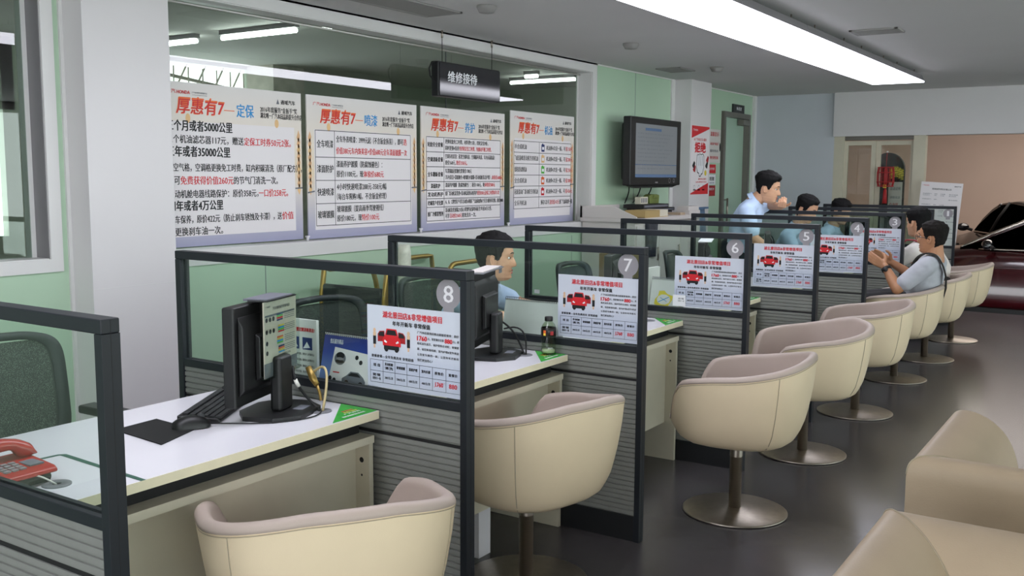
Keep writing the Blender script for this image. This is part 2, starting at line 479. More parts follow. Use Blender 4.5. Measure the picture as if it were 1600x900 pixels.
# back wall, header beam, showroom beyond
b = MB(); b.box((XW - .15, YB, 0), (-1.60, YB + .12, H), 'wall_lavender'); struct(b, 'wall_back')
b = MB(); b.box((-1.60, YB - .06, 1.985), (6.6, YB + .14, H), 'pillar_white'); struct(b, 'wall_header_beam')
b = MB(); b.box((-4.1, YB, -.38), (7.2, 19.2, -.30), 'floor_tile'); struct(b, 'floor_showroom')
b = MB(); b.box((-4.1, 19.0, -.30), (7.2, 19.1, 3.4), 'wall_warm'); b.box((-4.1, YB + .14, -.30), (-4, 19.0, 3.4), 'wall_warm'); b.box((7.1, YB + .14, -.30), (7.2, 19.0, 3.4), 'wall_warm')
b.box((-4.1, YB + .12, H + .12), (7.2, YB + .14, 3.4), 'wall_warm')
struct(b, 'wall_showroom')
b = MB(); b.box((-4.1, YB + .1, 3.4), (7.2, 19.1, 3.5), 'ceiling_paint'); struct(b, 'ceiling_showroom')
# right side: glazed shop front, closed wall behind the camera
b = MB()
b.box((6.5, -6.1, 0), (6.6, YB, .15), 'pillar_white'); b.box((6.5, -6.1, 2.35), (6.6, YB, H), 'pillar_white')
for y in (-6.05, -4.4, -2.8, -1.2, .4, 2.0, 3.6, 5.2, 6.8, 8.4, 9.62): b.box((6.5, y - .04, .15), (6.6, y + .04, 2.35), 'lamp_housing')
struct(b, 'wall_right')
b = MB(); b.box((6.54, -6, .15), (6.548, YB, 2.35), 'clear_glass'); struct(b, 'window_3')
b = MB(); b.box((XW - .15, -6.2, 0), (-1.0, -6.1, H), 'pillar_white'); b.box((-1.0, -6.2, 2.3), (6.6, -6.1, H), 'pillar_white')
for x in (-1.0, .9, 2.8, 4.7, 6.5): b.box((x, -6.2, 0), (x + .08, -6.1, 2.3), 'lamp_housing')
struct(b, 'wall_front')
# workshop behind the windows
b = MB(); b.box((-8, -5, -.05), (-2.75, 10.2, 0), 'rust_steel'); struct(b, 'floor_workshop')
b = MB(); b.box((-8, -5, 2.78), (-2.75, 10.2, 2.85), 'ceiling_paint'); struct(b, 'ceiling_workshop')
b = MB()
X0, X1 = -7.6, -7.5
b.box((X0, -5, 0), (X1, 10.2, .9), 'wall_workshop'); b.box((X0, 5.9, .9), (X1, 10.2, 2.78), 'wall_workshop'); b.box((X0, 2.98, .9), (X1, 4.3, 2.78), 'wall_workshop'); b.box((X0, 2.86, .9), (X1, 2.98, 2.78), 'wall_workshop'); b.box((X0, 2.3, 2.1), (X1, 2.98, 2.78), 'wall_workshop'); b.box((X0, -5, .9), (X1, 2.3, 2.78), 'wall_workshop'); b.box((X0, 4.3, 2.74), (X1, 5.9, 2.78), 'wall_workshop')
b.box((X1, 5.86, 0), (X1 + .45, 6.36, 2.78), 'rust_steel')
b.box((-7.6, 10.1, 0), (-2.75, 10.2, 2.78), 'wall_workshop'); b.box((-7.6, -5, 0), (-2.75, -4.9, 2.78), 'wall_workshop')
struct(b, 'wall_workshop')
b = MB()
for i in range(9):
    y = 4.25 + i * .2
    b.bar((X0 + .05, y, .9), (X0 + .05, y, 2.7), .012, .012, 'rust_steel')
for z in (2.18, 2.42, 2.60): b.bar((X0 + .02, 4.3, z + .05), (X0 + .02, 5.9, z - .12), .03, .035, 'rust_steel')
for i in range(6): b.bar((X0, 4.3 + i * .26, 2.3), (X0, 4.56 + i * .26, 2.75), .016, .016, 'rust_steel')
b.bar((X0 + .03, 4.3, 1.6), (X0 + .03, 5.9, 1.6), .05, .06, 'rust_steel')
tag(b.build('roof_truss'), 'grey steel truss bars across the bright workshop opening, seen through window glass', 'truss')
for i, (x0, x1, ly, lab) in enumerate(((-6.25, -5.78, 3.75, 'nearest the white column'), (-5.45, -4.5, 3.75, 'longest one near the white column'), (-4.2, -3.9, 3.75, 'short one above the second board'), (-5.54, -4.55, 8.6, 'far one right of the sign'), (-4.95, -4.75, 8.03, 'tiny far one right of the sign'))):
    t = thing('workshop_tube_lamp', 'glowing workshop tube lamp behind the glass, ' + lab, 'lamp', ((x0 + x1) / 2, ly, 2.78), 'tube lamps behind the glass')
    b = MB(); b.box((x0, ly - .03, 2.74), (x1, ly + .03, 2.78), 'lamp_housing'); b.build('batten', t)
    b = MB(); b.tube([(x0 + .01, ly, 2.715), (x1 - .01, ly, 2.715)], .02, 'workshop_tube'); b.build('tube', t)

# glass door in the left wall
b = MB(); frame(b, 8.68, 9.44, .0, 2.2, .06, XW - .1, XW + .03, 'door_metal'); d1 = struct(b, 'door_1')
b = MB(); b.box((XW - .05, 8.68, .01), (XW - .04, 9.44, 2.2), 'door_green_glass'); b.build('door_pane', d1)
b = MB(); b.box((XW - .03, 9.2, 2.12), (XW + .05, 9.43, 2.19), 'door_metal'); b.build('door_closer', d1, bevel=.004)
b = MB(); b.tube([(XW + .04, 8.76, .95), (XW + .04, 8.76, 1.25)], .012, 'brushed_steel'); b.tube([(XW - .04, 8.76, .97), (XW + .04, 8.76, .97)], .008, 'brushed_steel'); b.tube([(XW - .04, 8.76, 1.23), (XW + .04, 8.76, 1.23)], .008, 'brushed_steel'); b.build('door_handle', d1)
b = MB(); b.box((XW, 8.92, 2.262), (XW + .02, 9.29, 2.36), 'dark_grey_plastic'); b.basis((XW + .02, 8.92, 2.262), (0, 1, 0), (0, 0, 1), (1, 0, 0)).text('休息室', .10, .03, .04, 'paper_white', w=.17)
tag(b.build('door_sign', at=(XW, 9.1, 2.262)), 'small dark name plate with pale writing above the green glass door', 'sign')
# glazed sliding door under the beam
b = MB()
b.box((-1.60, YB, -.3), (-1.48, YB + .12, 1.985), 'board_cream'); b.box((-.70, YB, -.3), (-.57, YB + .12, 1.985), 'board_cream'); b.box((-1.48, YB + .02, 1.94), (-.70, YB + .1, 1.985), 'door_metal')
d2 = struct(b, 'door_2')
b = MB(); frame(b, -1.40, -1.17, .06, 1.86, .06, YB + .05, YB + .09, 'board_cream')
b.T = Matrix(((0, 1, 0, 0), (1, 0, 0, 0), (0, 0, 1, 0), (0, 0, 0, 1)))
def xframe(mb, x0, x1, z0, z1, wd, y0, y1, mt):
    mb.box((x0 - wd, y0, z0 - wd), (x0, y1, z1 + wd), mt); mb.box((x1, y0, z0 - wd), (x1 + wd, y1, z1 + wd), mt)
    mb.box((x0, y0, z1), (x1, y1, z1 + wd), mt); mb.box((x0, y0, z0 - wd), (x1, y1, z0), mt)
b = MB(); xframe(b, -1.44, -1.17, .06, 1.88, .05, YB + .02, YB + .055, 'board_cream'); s1 = b.build('sliding_leaf', d2)
b = MB(); b.box((-1.44, YB + .034, .06), (-1.17, YB + .040, 1.88), 'clear_glass'); b.build('leaf_glass', s1)
b = MB(); xframe(b, -1.07, -.74, .06, 1.88, .05, YB + .06, YB + .095, 'board_cream'); s2 = b.build('sliding_leaf', d2)
b = MB(); b.box((-1.07, YB + .074, .06), (-.74, YB + .080, 1.88), 'clear_glass'); b.build('leaf_glass', s2)

# ceiling fixture: a hung line of fluorescent boxes
LX0, LX1, LZ = -.715, -.235, 2.40
t = thing('linear_ceiling_light', 'long glowing line of fluorescent boxes hung under the ceiling', 'ceiling light', ((LX0 + LX1) / 2, 3.0, H))
y = 7.72
k = 0
while y > -2.5:
    y0 = y - 1.22
    b = MB()
    b.prism([(LX0, LZ + .012), (LX0 + .04, LZ + .07), (LX1 - .03, LZ + .07), (LX1, LZ + .012)], y0 + .004, y - .004, 'xz', 'lamp_housing')
    hsg = b.build('housing', t)
    b = MB(); b.box((LX0 + .004, y0 + .008, LZ), (LX1 - .004, y - .008, LZ + .013), 'tube_light'); b.build('diffuser', hsg)
    for yy in (y - .25, y0 + .25):
        for xx in (LX1 - .05, LX0 + .06): b = MB(); b.tube([(xx, yy, LZ + .06), (xx, yy, H)], .005, 'brushed_steel', n=6); b.build('hanger', t)
    y = y0; k += 1
# vents and smoke detectors
def vent(x0, x1, y0, y1, label, slats, axis):
    t = thing('ceiling_vent', label, 'vent', ((x0 + x1) / 2, (y0 + y1) / 2, H), 'ceiling vents')
    b = MB(); fw_ = .025
    b.box((x0, y0, H - .012), (x1, y0 + fw_, H), 'vent_grey'); b.box((x0, y1 - fw_, H - .012), (x1, y1, H), 'vent_grey'); b.box((x0, y0, H - .012), (x0 + fw_, y1, H), 'vent_grey'); b.box((x1 - fw_, y0, H - .012), (x1, y1, H), 'vent_grey')
    b.build('frame', t, bevel=.003)
    b = MB()
    for i in range(slats):
        if axis == 'x':
            c = y0 + fw_ + (y1 - y0 - 2 * fw_) * (i + .5) / slats; b.box((x0 + fw_, c - .006, H - .010), (x1 - fw_, c + .004, H - .002), 'vent_grey')
        else:
            c = x0 + fw_ + (x1 - x0 - 2 * fw_) * (i + .5) / slats; b.box((c - .006, y0 + fw_, H - .010), (c + .004, y1 - fw_, H - .002), 'vent_grey')
    b.box((x0 + .01, y0 + .01, H - .003), (x1 - .01, y1 - .01, H - .0005), 'ink_grey')
    b.build('slats', t)
vent(-.16, .16, 4.67, 4.90, 'small rectangular ceiling vent to the right of the linear light', 8, 'x')
vent(-2.25, -1.97, 1.75, 2.67, 'long flush ceiling vent above the promotional boards', 22, 'y')
vent(-2.30, -2.05, 6.15, 6.50, 'faint square ceiling vent close to the green wall above the television', 8, 'x')
for x, y, lab in ((-1.72, 2.57, 'white disc smoke detector beside the long vent above the hanging sign'), (-1.73, 4.5, 'white disc smoke detector on mid ceiling between window corner and linear light'), (-1.78, 6.36, 'white disc smoke detector furthest back, near the faint square vent')):
    b = MB(); b.lathe([(.001, -.04), (.045, -.04), (.055, -.02), (.06, -.012), (.06, 0)], (x, y, H), 'vent_grey', n=24)
    tag(b.build('smoke_detector', at=(x, y, H)), lab, 'smoke detector', 'smoke detectors')

# hanging sign
t = thing('hanging_sign', 'black hanging sign with white writing in front of the window', 'sign', (-2.55, 3.5, 2.28), None)
b = MB(); b.box((-2.585, 3.14, 2.045), (-2.525, 3.90, 2.285), 'frame_black'); b.build('sign_body', t, bevel=.006)
mat('sign_face', '#26272a', .08, spec=.7)
b = MB(); b.box((-2.525, 3.155, 2.055), (-2.520, 3.895, 2.275), 'sign_face')
b.basis((-2.5195, 3.155, 2.055), (0, 1, 0), (0, 0, 1), (1, 0, 0))
b.text('维修接待', .09, .095, .075, 'paper_white', w=.35, bold=.02)
b.build('sign_face', t)
for yy in (3.22, 3.83):
    b = MB(); b.tube([(-2.55, yy, 2.285), (-2.55, yy, H)], .0025, 'black_matt', n=6); b.tube([(-2.55, yy, H - .05), (-2.55, yy, H)], .008, 'brushed_steel', n=8); b.build('hanger_wire', t)
b = MB(); b.tube([(-2.555, 3.145, 2.15), (-2.555, 3.09, 2.18), (-2.555, 3.08, 2.23), (-2.555, 3.11, 2.275), (-2.555, 3.16, 2.283)], .006, 'black_matt'); b.build('power_cable', t)
# ------------------------------------------------------------------ promotional boards on the window sill
def board(y0, y1, z0, z1, label, fill):
    b = MB(); W = y1 - y0; Hh = z1 - z0
    b.basis((-2.690, y0, z0), (0, 1, 0), (0, 0, 1), (1, 0, 0))
    b.sheet(0, 0, W, Hh, .008, 'board_sheet')
    # wheat ears printed along both edges, a pale panel over them
    rnd = random.Random(int(y0 * 100))
    for sx in (.02, W - .03):
        for k in range(9):
            yy = Hh * (.34 + .045 * k); b.poly([(sx - .012, yy), (sx + .004, yy + .045), (sx + .018, yy + .01), (sx + .006, yy - .03)], 'wheat_ink' if k % 3 else 'ink_gold', .0004)
    b.poly([(0, Hh * .33), (W * .25, Hh * .37), (W * .6, Hh * .34), (W, Hh * .36), (W, Hh * .35), (W * .6, Hh * .33), (W * .25, Hh * .36), (0, Hh * .32)], 'ink_grey', .0005)
    b.rect(.06, .055, W - .06, Hh * .765, 'print_body', .0007)
    # heading
    b.text('广汽', .055, Hh - .062, .022, 'ink_red', w=.06); b.text('HONDA', .122, Hh - .062, .018, 'ink_red', w=.085, bold=.03)
    b.text('广汽本田特约销售服务店', .222, Hh - .056, .009, 'ink_grey', w=.10); b.text('GUANGQI HONDA AUTOMOBILE', .222, Hh - .067, .005, 'ink_grey', w=.10)
    b.poly([(W - .20, Hh - .075), (W - .188, Hh - .045), (W - .176, Hh - .075)], 'ink_grey'); b.text('通域汽车', W - .165, Hh - .075, .026, 'ink_black', w=.115, bold=.02)
    b.text('厚惠有7', .115, Hh * .81, .092, 'ink_orange', w=.315, bold=.02, shear=.12)
    b.text('厚惠有7', .118, Hh * .813, .080, 'ink_red', w=.31, bold=.006, shear=.12, d=.0018)
    b.rect(.435, Hh * .845, .51, Hh * .85, 'ink_orange')
    b.text('2016年度服务“金扳手”奖', .70, Hh * .855, .033, 'ink_black', w=.29); b.text('湖北唯一广汽本田品质提升合作店', .70, Hh * .815, .033, 'ink_black', w=.33)
    for px in (.19, W - .2):
        b.disc(px, Hh * .785, .016, 'ink_gold', .0009, 12, .026)
    fill(b, W, Hh)
    o = b.build('promotion_board', at=(-2.694, (y0 + y1) / 2, z0))
    tag(o, label, 'board', 'promotional boards on the window sill')
def title(b, t, Hh): b.text(t, .525, Hh * .81, .075, 'ink_blue', w=.125, bold=.012)
def f1(b, W, Hh):
    title(b, '定保', Hh)
    def L(y, parts, h=.046):
        x = .05
        for s, c, w_ in parts: b.text(s, x, y, h, c, w=w_, bold=.014 if h < .05 else .022); x += w_ + .004
    K, D = 'ink_black', 'ink_red'
    L(.622, [('三个月或者5000公里', K, .44)], .058)
    L(.555, [('三个机油滤芯器117元，赠送', K, .52), ('定保工时券50元2张。', D, .36)])
    L(.485, [('三年或者35000公里', K, .42)], .058)
    L(.405, [('换空气格，空调格更换免工时费，缸内积碳清洗（原厂配方），', K, .97)])
    L(.335, [('即可', K, .075), ('免费获得价值260元', D, .36), ('的节气门清洗一次。', K, .33)])
    L(.262, [('发动机舱电器线路保护：原价358元，', K, .62), ('一口价258元。', D, .23)])
    L(.195, [('四年或者4万公里', K, .36)], .056)
    L(.125, [('刹车保养，原价422元（防止刹车锈蚀及卡滞），送', K, .80), ('价值', D, .09)])
    L(.06, [('元', D, .03), ('更换刹车油一次。', K, .32)])
def table(b, W, Hh, rows, xs, top, bot, first, rest):
    n = len(rows); y = top
    hs = [r[0] for r in rows]; tot = sum(hs)
    b.line(xs[0], top, xs[-1], top, .004, 'ink_black')
    for r in rows:
        h = (top - bot) * r[0] / tot
        first(b, r, y, h); rest(b, r, y, h)
        y -= h; b.line(xs[0], y, xs[-1], y, .004, 'ink_black')
    for x in xs: b.line(x, top, x, bot, .004, 'ink_black')
def f2(b, W, Hh):
    title(b, '喷漆', Hh); x0, x1, x2 = .07, .24, W - .07
    rows = [(1.2, '全车喷漆', [[('全车外表喷漆：3999元起（不含钣金拆装），即可', 'ink_black', .66), ('选', 'ink_red', .035)], [('价值380元车内饰美容+价值680元全车漆面镀膜一次', 'ink_red', .70)]]),
            (1.05, '漆面防护', [[('漆面养护镀膜（防腐蚀褪色）：', 'ink_black', .44)], [('原价1100元，现', 'ink_black', .25), ('体验价680元', 'ink_red', .20)]]),
            (1.05, '快速喷漆', [[('4小时快速喷漆288元-358元/幅', 'ink_black', .48)], [('（每台车限购1幅，不含钣金修理）', 'ink_black', .48)]]),
            (1.0, '玻璃镀膜', [[('玻璃镀膜（提高雨季驾驶视线）', 'ink_black', .45)], [('原价180元，现', 'ink_black', .23), ('特价100元', 'ink_red', .17)]])]
    def first(b, r, y, h): b.text(r[1], (x0 + x1) / 2, y - h / 2 - .024, .048, 'ink_black', w=.145, align='c', bold=.014)
    def rest(b, r, y, h):
        for i, ln in enumerate(r[2]):
            x = x1 + .015
            for s, c, w_ in ln: b.text(s, x, y - h * (.43 + .44 * i), .044, c, w=w_, bold=.014); x += w_ + .004
    table(b, W, Hh, rows, (x0, x1, x2), Hh * .76, .08, first, rest)
def f3(b, W, Hh):
    title(b, '养护', Hh); x0, x1, x2 = .06, .265, W - .06
    K, D = 'ink_black', 'ink_red'
    rows = [(1.3, '轮胎安全套餐', [[('更换轮胎免工时费，材料费9.5折，四轮定位9折，', K, .55)], [('同时更换4条的', K, .17), ('免四轮定位工时费，免做动平衡工时费。', D, .42)]]),
            (1.3, '空调清新套餐', [[('空调系统清洗：蒸发空调风道、空调循环风道、车内杀菌除菌！', K, .64)], [('原价568元，', K, .13), ('现价358元。', D, .14)]]),
            (1.3, '全车翻新套餐', [[('车漆镜面还原抛光套餐价1780元', K, .33)], [('（车内清洁+漆面抛光+玻璃防水镀膜+发动机舱清洁护理），', K, .60), ('体验价680元', D, .14)]]),
            (.75, '漆面防护', [[('漆面养护镀膜（防腐蚀褪色）：原价1100元，现', K, .50), ('体验价580元', D, .14)]]),
            (.75, '发动机养护', [[('原厂发动机清洗剂+发动机润滑系统养护', K, .40), ('原价830元送保工时费每年1次', D, .30)]]),
            (.75, '老城客户老社群', [[('A、B、C建档客户可享活动价6项原厂气油添加剂6个月至1瓶特享套餐。原价8000', K, .76)]]),
            (1.2, '原厂冷媒冒雪剂', [[('发动机及变速箱2大核心零部件延保时间延至7年或18万公里。', K, .60)], [('可享', K, .05), ('活动价2160元', D, .15), ('精致洗车一次。', K, .18)]])]
    def first(b, r, y, h): b.text(r[1], (x0 + x1) / 2, y - h / 2 - .017, .034, K, w=.18 if len(r[1]) > 4 else .11, align='c', bold=.02)
    def rest(b, r, y, h):
        n = len(r[2])
        for i, ln in enumerate(r[2]):
            x = x1 + .015
            for s, c, w_ in ln: b.text(s, x, y - h * ((.42 + .44 * i) if n > 1 else .68), .034, c, w=w_, bold=.014); x += w_ + .004
    table(b, W, Hh, rows, (x0, x1, x2), Hh * .76, .07, first, rest)
def f4(b, W, Hh):
    title(b, '机油', Hh); x0, x1, x2 = .05, .44, W - .05
    rows = [(1, '半合成机油', 'ink_navy', '158元'), (1, '飞度直喷发动机专用机油', 'ink_gold', '208元'), (1, '低粘度抗磨机油', 'ink_green', '258元'), (1, '全合成机油', 'ink_orange', '308元'), (1, '冠道混动厂发动机专用机油', 'ink_red', '436元'), (1, '全系列机油', None, '')]
    def first(b, r, y, h): b.text(r[1], x0 + .012, y - h / 2 - .02, .042, 'ink_black', w=.18 if len(r[1]) < 8 else .36, bold=.01)
    def rest(b, r, y, h):
        if r[2]:
            b.rect(x1 + .035, y - h * .86, x1 + .085, y - h * .2, r[2]); b.rect(x1 + .045, y - h * .2, x1 + .065, y - h * .12, r[2]); b.rect(x1 + .045, y - h * .68, x1 + .077, y - h * .42, 'paper_white', .0016)
            b.text('机油换4次送一瓶，可', x1 + .115, y - h / 2 - .02, .04, 'ink_black', w=.32, bold=.01); b.text('省' + r[3], x1 + .44, y - h / 2 - .02, .04, 'ink_red', w=.12, bold=.01)
        else:
            b.text('预存5次可', x1 + .03, y - h / 2 - .02, .04, 'ink_black', w=.14, bold=.01); b.text('送价值142元', x1 + .175, y - h / 2 - .02, .04, 'ink_red', w=.16, bold=.01); b.text('原厂汽油添加剂一瓶', x1 + .34, y - h / 2 - .02, .04, 'ink_black', w=.22, bold=.01)
    table(b, W, Hh, rows, (x0, x1, x2), Hh * .74, .13, first, rest)
board(.97, 1.995, 1.105, 1.985, 'tall promotional board partly behind the white column, text lines without a table', f1)
board(2.04, 3.105, 1.10, 1.985, 'promotional board with a four-row table, second from the white column', f2)
board(3.155, 4.215, 1.10, 1.985, 'promotional board with the densest seven-row table, under the hanging sign', f3)
board(4.30, 5.325, 1.10, 2.02, 'promotional board listing oil bottles, furthest right by the window corner', f4)
for i, (y, lab) in enumerate(((2.017, 'between the first two boards'), (3.13, 'between the second and third boards'), (4.255, 'between the third and fourth boards'))):
    b = MB(); b.tube([(-2.675, y, 1.094), (-2.675, y, 1.115)], .008, 'badge_white', n=10); b.box((-2.683, y - .012, 1.114), (-2.667, y + .012, 1.124), 'badge_white')
    tag(b.build('board_clip', at=(-2.675, y, 1.094)), 'small white clip on the window sill ' + lab, 'clip', 'board clips')

# ------------------------------------------------------------------ partitions
PX0, PX1, PZ, PT = -1.331, 0.0, 1.216, .042
def PY(n): return 1.1983 * (8 - n)
def make_partition():
    t = thing('desk_partition', '', 'partition', (PX0 / 2, PT / 2, 0), 'desk partitions')
    b = MB(); b.box((PX0, 0, PZ - .03), (PX1, PT, PZ), 'frame_navy'); b.build('top_rail', t, bevel=.003)
    for x0, x1 in ((PX0, PX0 + .030), (PX1 - .024, PX1)):
        b = MB(); b.box((x0, 0, 0), (x1, PT, PZ - .03), 'frame_navy')
        if x1 == PX1: b.box((x1 - .001, PT * .48, 0), (x1 + .0006, PT * .52, PZ - .002), 'gap_black')
        b.build('post', t, bevel=.003)
    b = MB(); b.box((PX0 + .03, .002, .787), (PX1 - .024, PT - .002, .815), 'frame_navy'); b.build('middle_rail', t, bevel=.002)
    b = MB(); b.box((PX0 + .03, .016, .815), (PX1 - .024, .026, PZ - .03), 'clear_glass'); b.build('glass_pane', t)
    for z0, z1, nm in ((.682, .787, 'upper'), (.107, .672, 'lower')):
        b = MB(); n = max(1, round((z1 - z0) / .0205)); p = (z1 - z0) / n
        for side in (0, 1):
            poly = []
            for i in range(n):
                zb = z0 + i * p
                poly += [(.0105, zb), (.0105, zb + .003), (.006, zb + .006), (.006, zb + p - .001)]
            poly += [(.021, z1), (.021, z0)]
            if side: poly = [(PT - y, z) for y, z in poly]
            nn = len(poly)
            vs = [(PX0 + .03, y, z) for y, z in poly] + [(PX1 - .024, y, z) for y, z in poly]
            b.add(vs, [(i, (i + 1) % nn, nn + (i + 1) % nn, nn + i) for i in range(nn)], 'panel_grey')
        b.build('ribbed_panel', t)
    b = MB(); b.box((PX0 + .03, .009, .672), (PX1 - .024, PT - .009, .682), 'gap_black'); b.build('divider_strip', t)
    b = MB(); b.box((PX0 + .03, .004, 0), (PX1 - .024, PT - .004, .107), 'frame_black'); b.build('kick_plate', t)
    return t
def badge(t, n, y):
    b = MB(); b.basis((-.078, y + .0155, 1.141), (1, 0, 0), (0, 0, 1), (0, -1, 0))
    b.sheet(-.02, -.06, .02, -.035, .0006, 'badge_grey')
    pts = [(.046 * math.cos(2 * PI * k / 40), .046 * math.sin(2 * PI * k / 40)) for k in range(40)]
    b.poly(pts, 'badge_grey', .0002); b.text(str(n), 0, -.026, .052, 'badge_white', w=.036 if n != 1 else .02, align='c', bold=.01, d=.0008)
    o = b.build('number_badge', t); return o
part0 = make_partition()
P = {}
for n in (9, 8, 7, 6, 5, 4, 3, 2, 1):
    lab = ('grey desk partition nearest the camera, cut off at the left, without a number badge' if n == 9 else 'grey framed glass desk partition with number badge %d' % n)
    if n == 9:
        o = part0; o.location = (PX0 / 2, PY(n) + PT / 2, 0); o['label'] = lab
    else: o = copy_thing(part0, (PX0 / 2, PY(n) + PT / 2, 0), lab)
    ORG[o.name] = Vector(o.location); P[n] = o
for n in range(1, 9): badge(P[n], n, PY(n))

# price posters taped to the glass
def make_poster():
    b = MB(); b.basis((-.403, .0145, .823), (1, 0, 0), (0, 0, 1), (0, -1, 0)); W, Hh = .379, .264
    b.sheet(0, 0, W, Hh, .0006, 'poster_sheet')
    b.text('湖北景田店&非常增值项目', .066, .226, .021, 'ink_red', w=.235, bold=.02)
    b.text('年年开新车 非常保值', .106, .203, .015, 'ink_black', w=.15, bold=.025)
    # small red car with open doors and two people beside it
    b.poly([(.044, .148), (.044, .172), (.052, .182), (.072, .184), (.074, .150)], 'ink_darkred', .0009); b.poly([(.048, .166), (.048, .174), (.055, .180), (.070, .181), (.071, .166)], 'ink_black', .0011)
    b.poly([(.157, .148), (.157, .172), (.149, .182), (.129, .184), (.127, .150)], 'ink_darkred', .0009); b.poly([(.153, .166), (.153, .174), (.146, .180), (.131, .181), (.130, .166)], 'ink_black', .0011)
    b.poly([(.074, .17), (.081, .192), (.121, .192), (.128, .17)], 'ink_red', .001); b.poly([(.079, .172), (.085, .188), (.117, .188), (.123, .172)], 'ink_black', .0012)
    b.poly([(.066, .137), (.064, .156), (.074, .170), (.128, .170), (.139, .156), (.139, .137)], 'ink_red', .0013)
    pass
    b.rect(.070, .125, .132, .138, 'ink_black', .0014); b.disc(.08, .126, .008, 'ink_black', .0015, 14); b.disc(.122, .126, .008, 'ink_black', .0015, 14)
    b.poly([(.070, .15), (.074, .156), (.084, .149), (.08, .146)], 'paper_white', .0016); b.poly([(.132, .15), (.128, .156), (.118, .149), (.122, .146)], 'paper_white', .0016)
    for px in (.031, .170):
        b.disc(px, .183, .0055, 'ink_skin', .0012, 12, .007); b.rect(px - .006, .164, px + .006, .177, 'ink_skin'); b.rect(px - .006, .138, px + .006, .165, 'ink_black'); b.rect(px - .004, .126, px + .003, .138, 'ink_skin')
    b.text('套餐套餐—全年免费洗车 非常超值', .018, .096, .0095, 'ink_black', w=.172, bold=.02)
    lines = [('广汽本田景田店推出超值套餐券：原价', 'ink_black', .012), (None, None, 0), ('船机油及滤芯，保护您的主动轮；玻璃镀', 'ink_black', 0), ('膜，给您新视线感；室内护理&室外美容', 'ink_black', 0), ('让您爱车焕然一新；让您年年开新车', 'ink_black', 0), ('我们更加用心！', 'ink_black', 0)]
    for i, (s, c, x) in enumerate(lines):
        y = .187 - i * .0172
        if s: b.text(s, .205, y, .0085, c, w=.16 if i < 5 else .06, bold=.015)
    b.text('1760', .205, .166, .0145, 'ink_red', w=.038, bold=.04); b.text('元，现套餐价仅需', .246, .170, .0085, 'ink_black', w=.062); b.text('880', .312, .167, .0135, 'ink_red', w=.028, bold=.04); b.text('元；美', .342, .170, .0085, 'ink_black', w=.024)
    xs = [.012, .065, .114, .163, .213, .264, .316, .37]; y0, y1, y2 = .015, .052, .088
    for y in (y0, y1, y2): b.line(xs[0], y, xs[-1], y, .0011, 'ink_black')
    for x in xs: b.line(x, y0, x, y2, .0011, 'ink_black')
    heads = ['项 目', '发动机舱|清洗', '玻璃镀膜', '漆面护理', '室内杀菌', '原售价', '套餐价']; vals = ['套餐|套餐卡一张', '380元/次', '580元/次', '680元/次', '480元/次', '1760', '880']
    for i in range(7):
        c = (xs[i] + xs[i + 1]) / 2; hh = heads[i].split('|')
        for j, s in enumerate(hh): b.text(s, c, .066 - (j - .5 * (len(hh) - 1)) * .013, .0095, 'ink_black', w=.034 if i else .028, align='c', bold=.025)
        vv = vals[i].split('|')
        for j, s in enumerate(vv): b.text(s, c, .029 - (j - .5 * (len(vv) - 1)) * .012, .009 if i < 5 else .014, 'ink_black' if i < 5 else 'ink_red', w=.034 if i < 5 else .03, align='c', bold=.02)
    b.line(xs[5] + .006, .027, xs[6] - .004, .043, .0008, 'ink_red', .002)
    o = b.build('price_poster', at=(-.21, .0145, .823))
    return tag(o, '', 'poster', 'price posters on the partitions')
poster0 = make_poster()
for i, n in enumerate((8, 7, 6, 5, 4, 3)):
    o = poster0 if i == 0 else poster0.copy()
    if i: COL.objects.link(o)
    o.location = (-.21, PY(n) + .0145, .823)
    o['label'] = 'white price poster with a red car and price table on partition %d' % n
b = MB(); b.basis((-.405, PY(6) + .013, .815), (1, 0, 0), (0, 0, 1), (0, -1, 0)).sheet(-.005, .008, .066, .066, .0006, 'paper_white')
tag(b.build('paper_note', at=(-.37, PY(6) + .013, .823)), 'blank white slip of paper over the lower left of poster 6', 'paper')
b = MB(); b.basis((-1.27, PY(6) + .013, .82), (1, 0, 0), (0, 0, 1), (0, -1, 0)).sheet(0, .008, .035, .03, .0006, 'paper_white')
tag(b.build('sticky_note', at=(-1.255, PY(6) + .013, .828)), 'tiny pale sticker in the lower left corner of the glass of partition 6', 'paper')

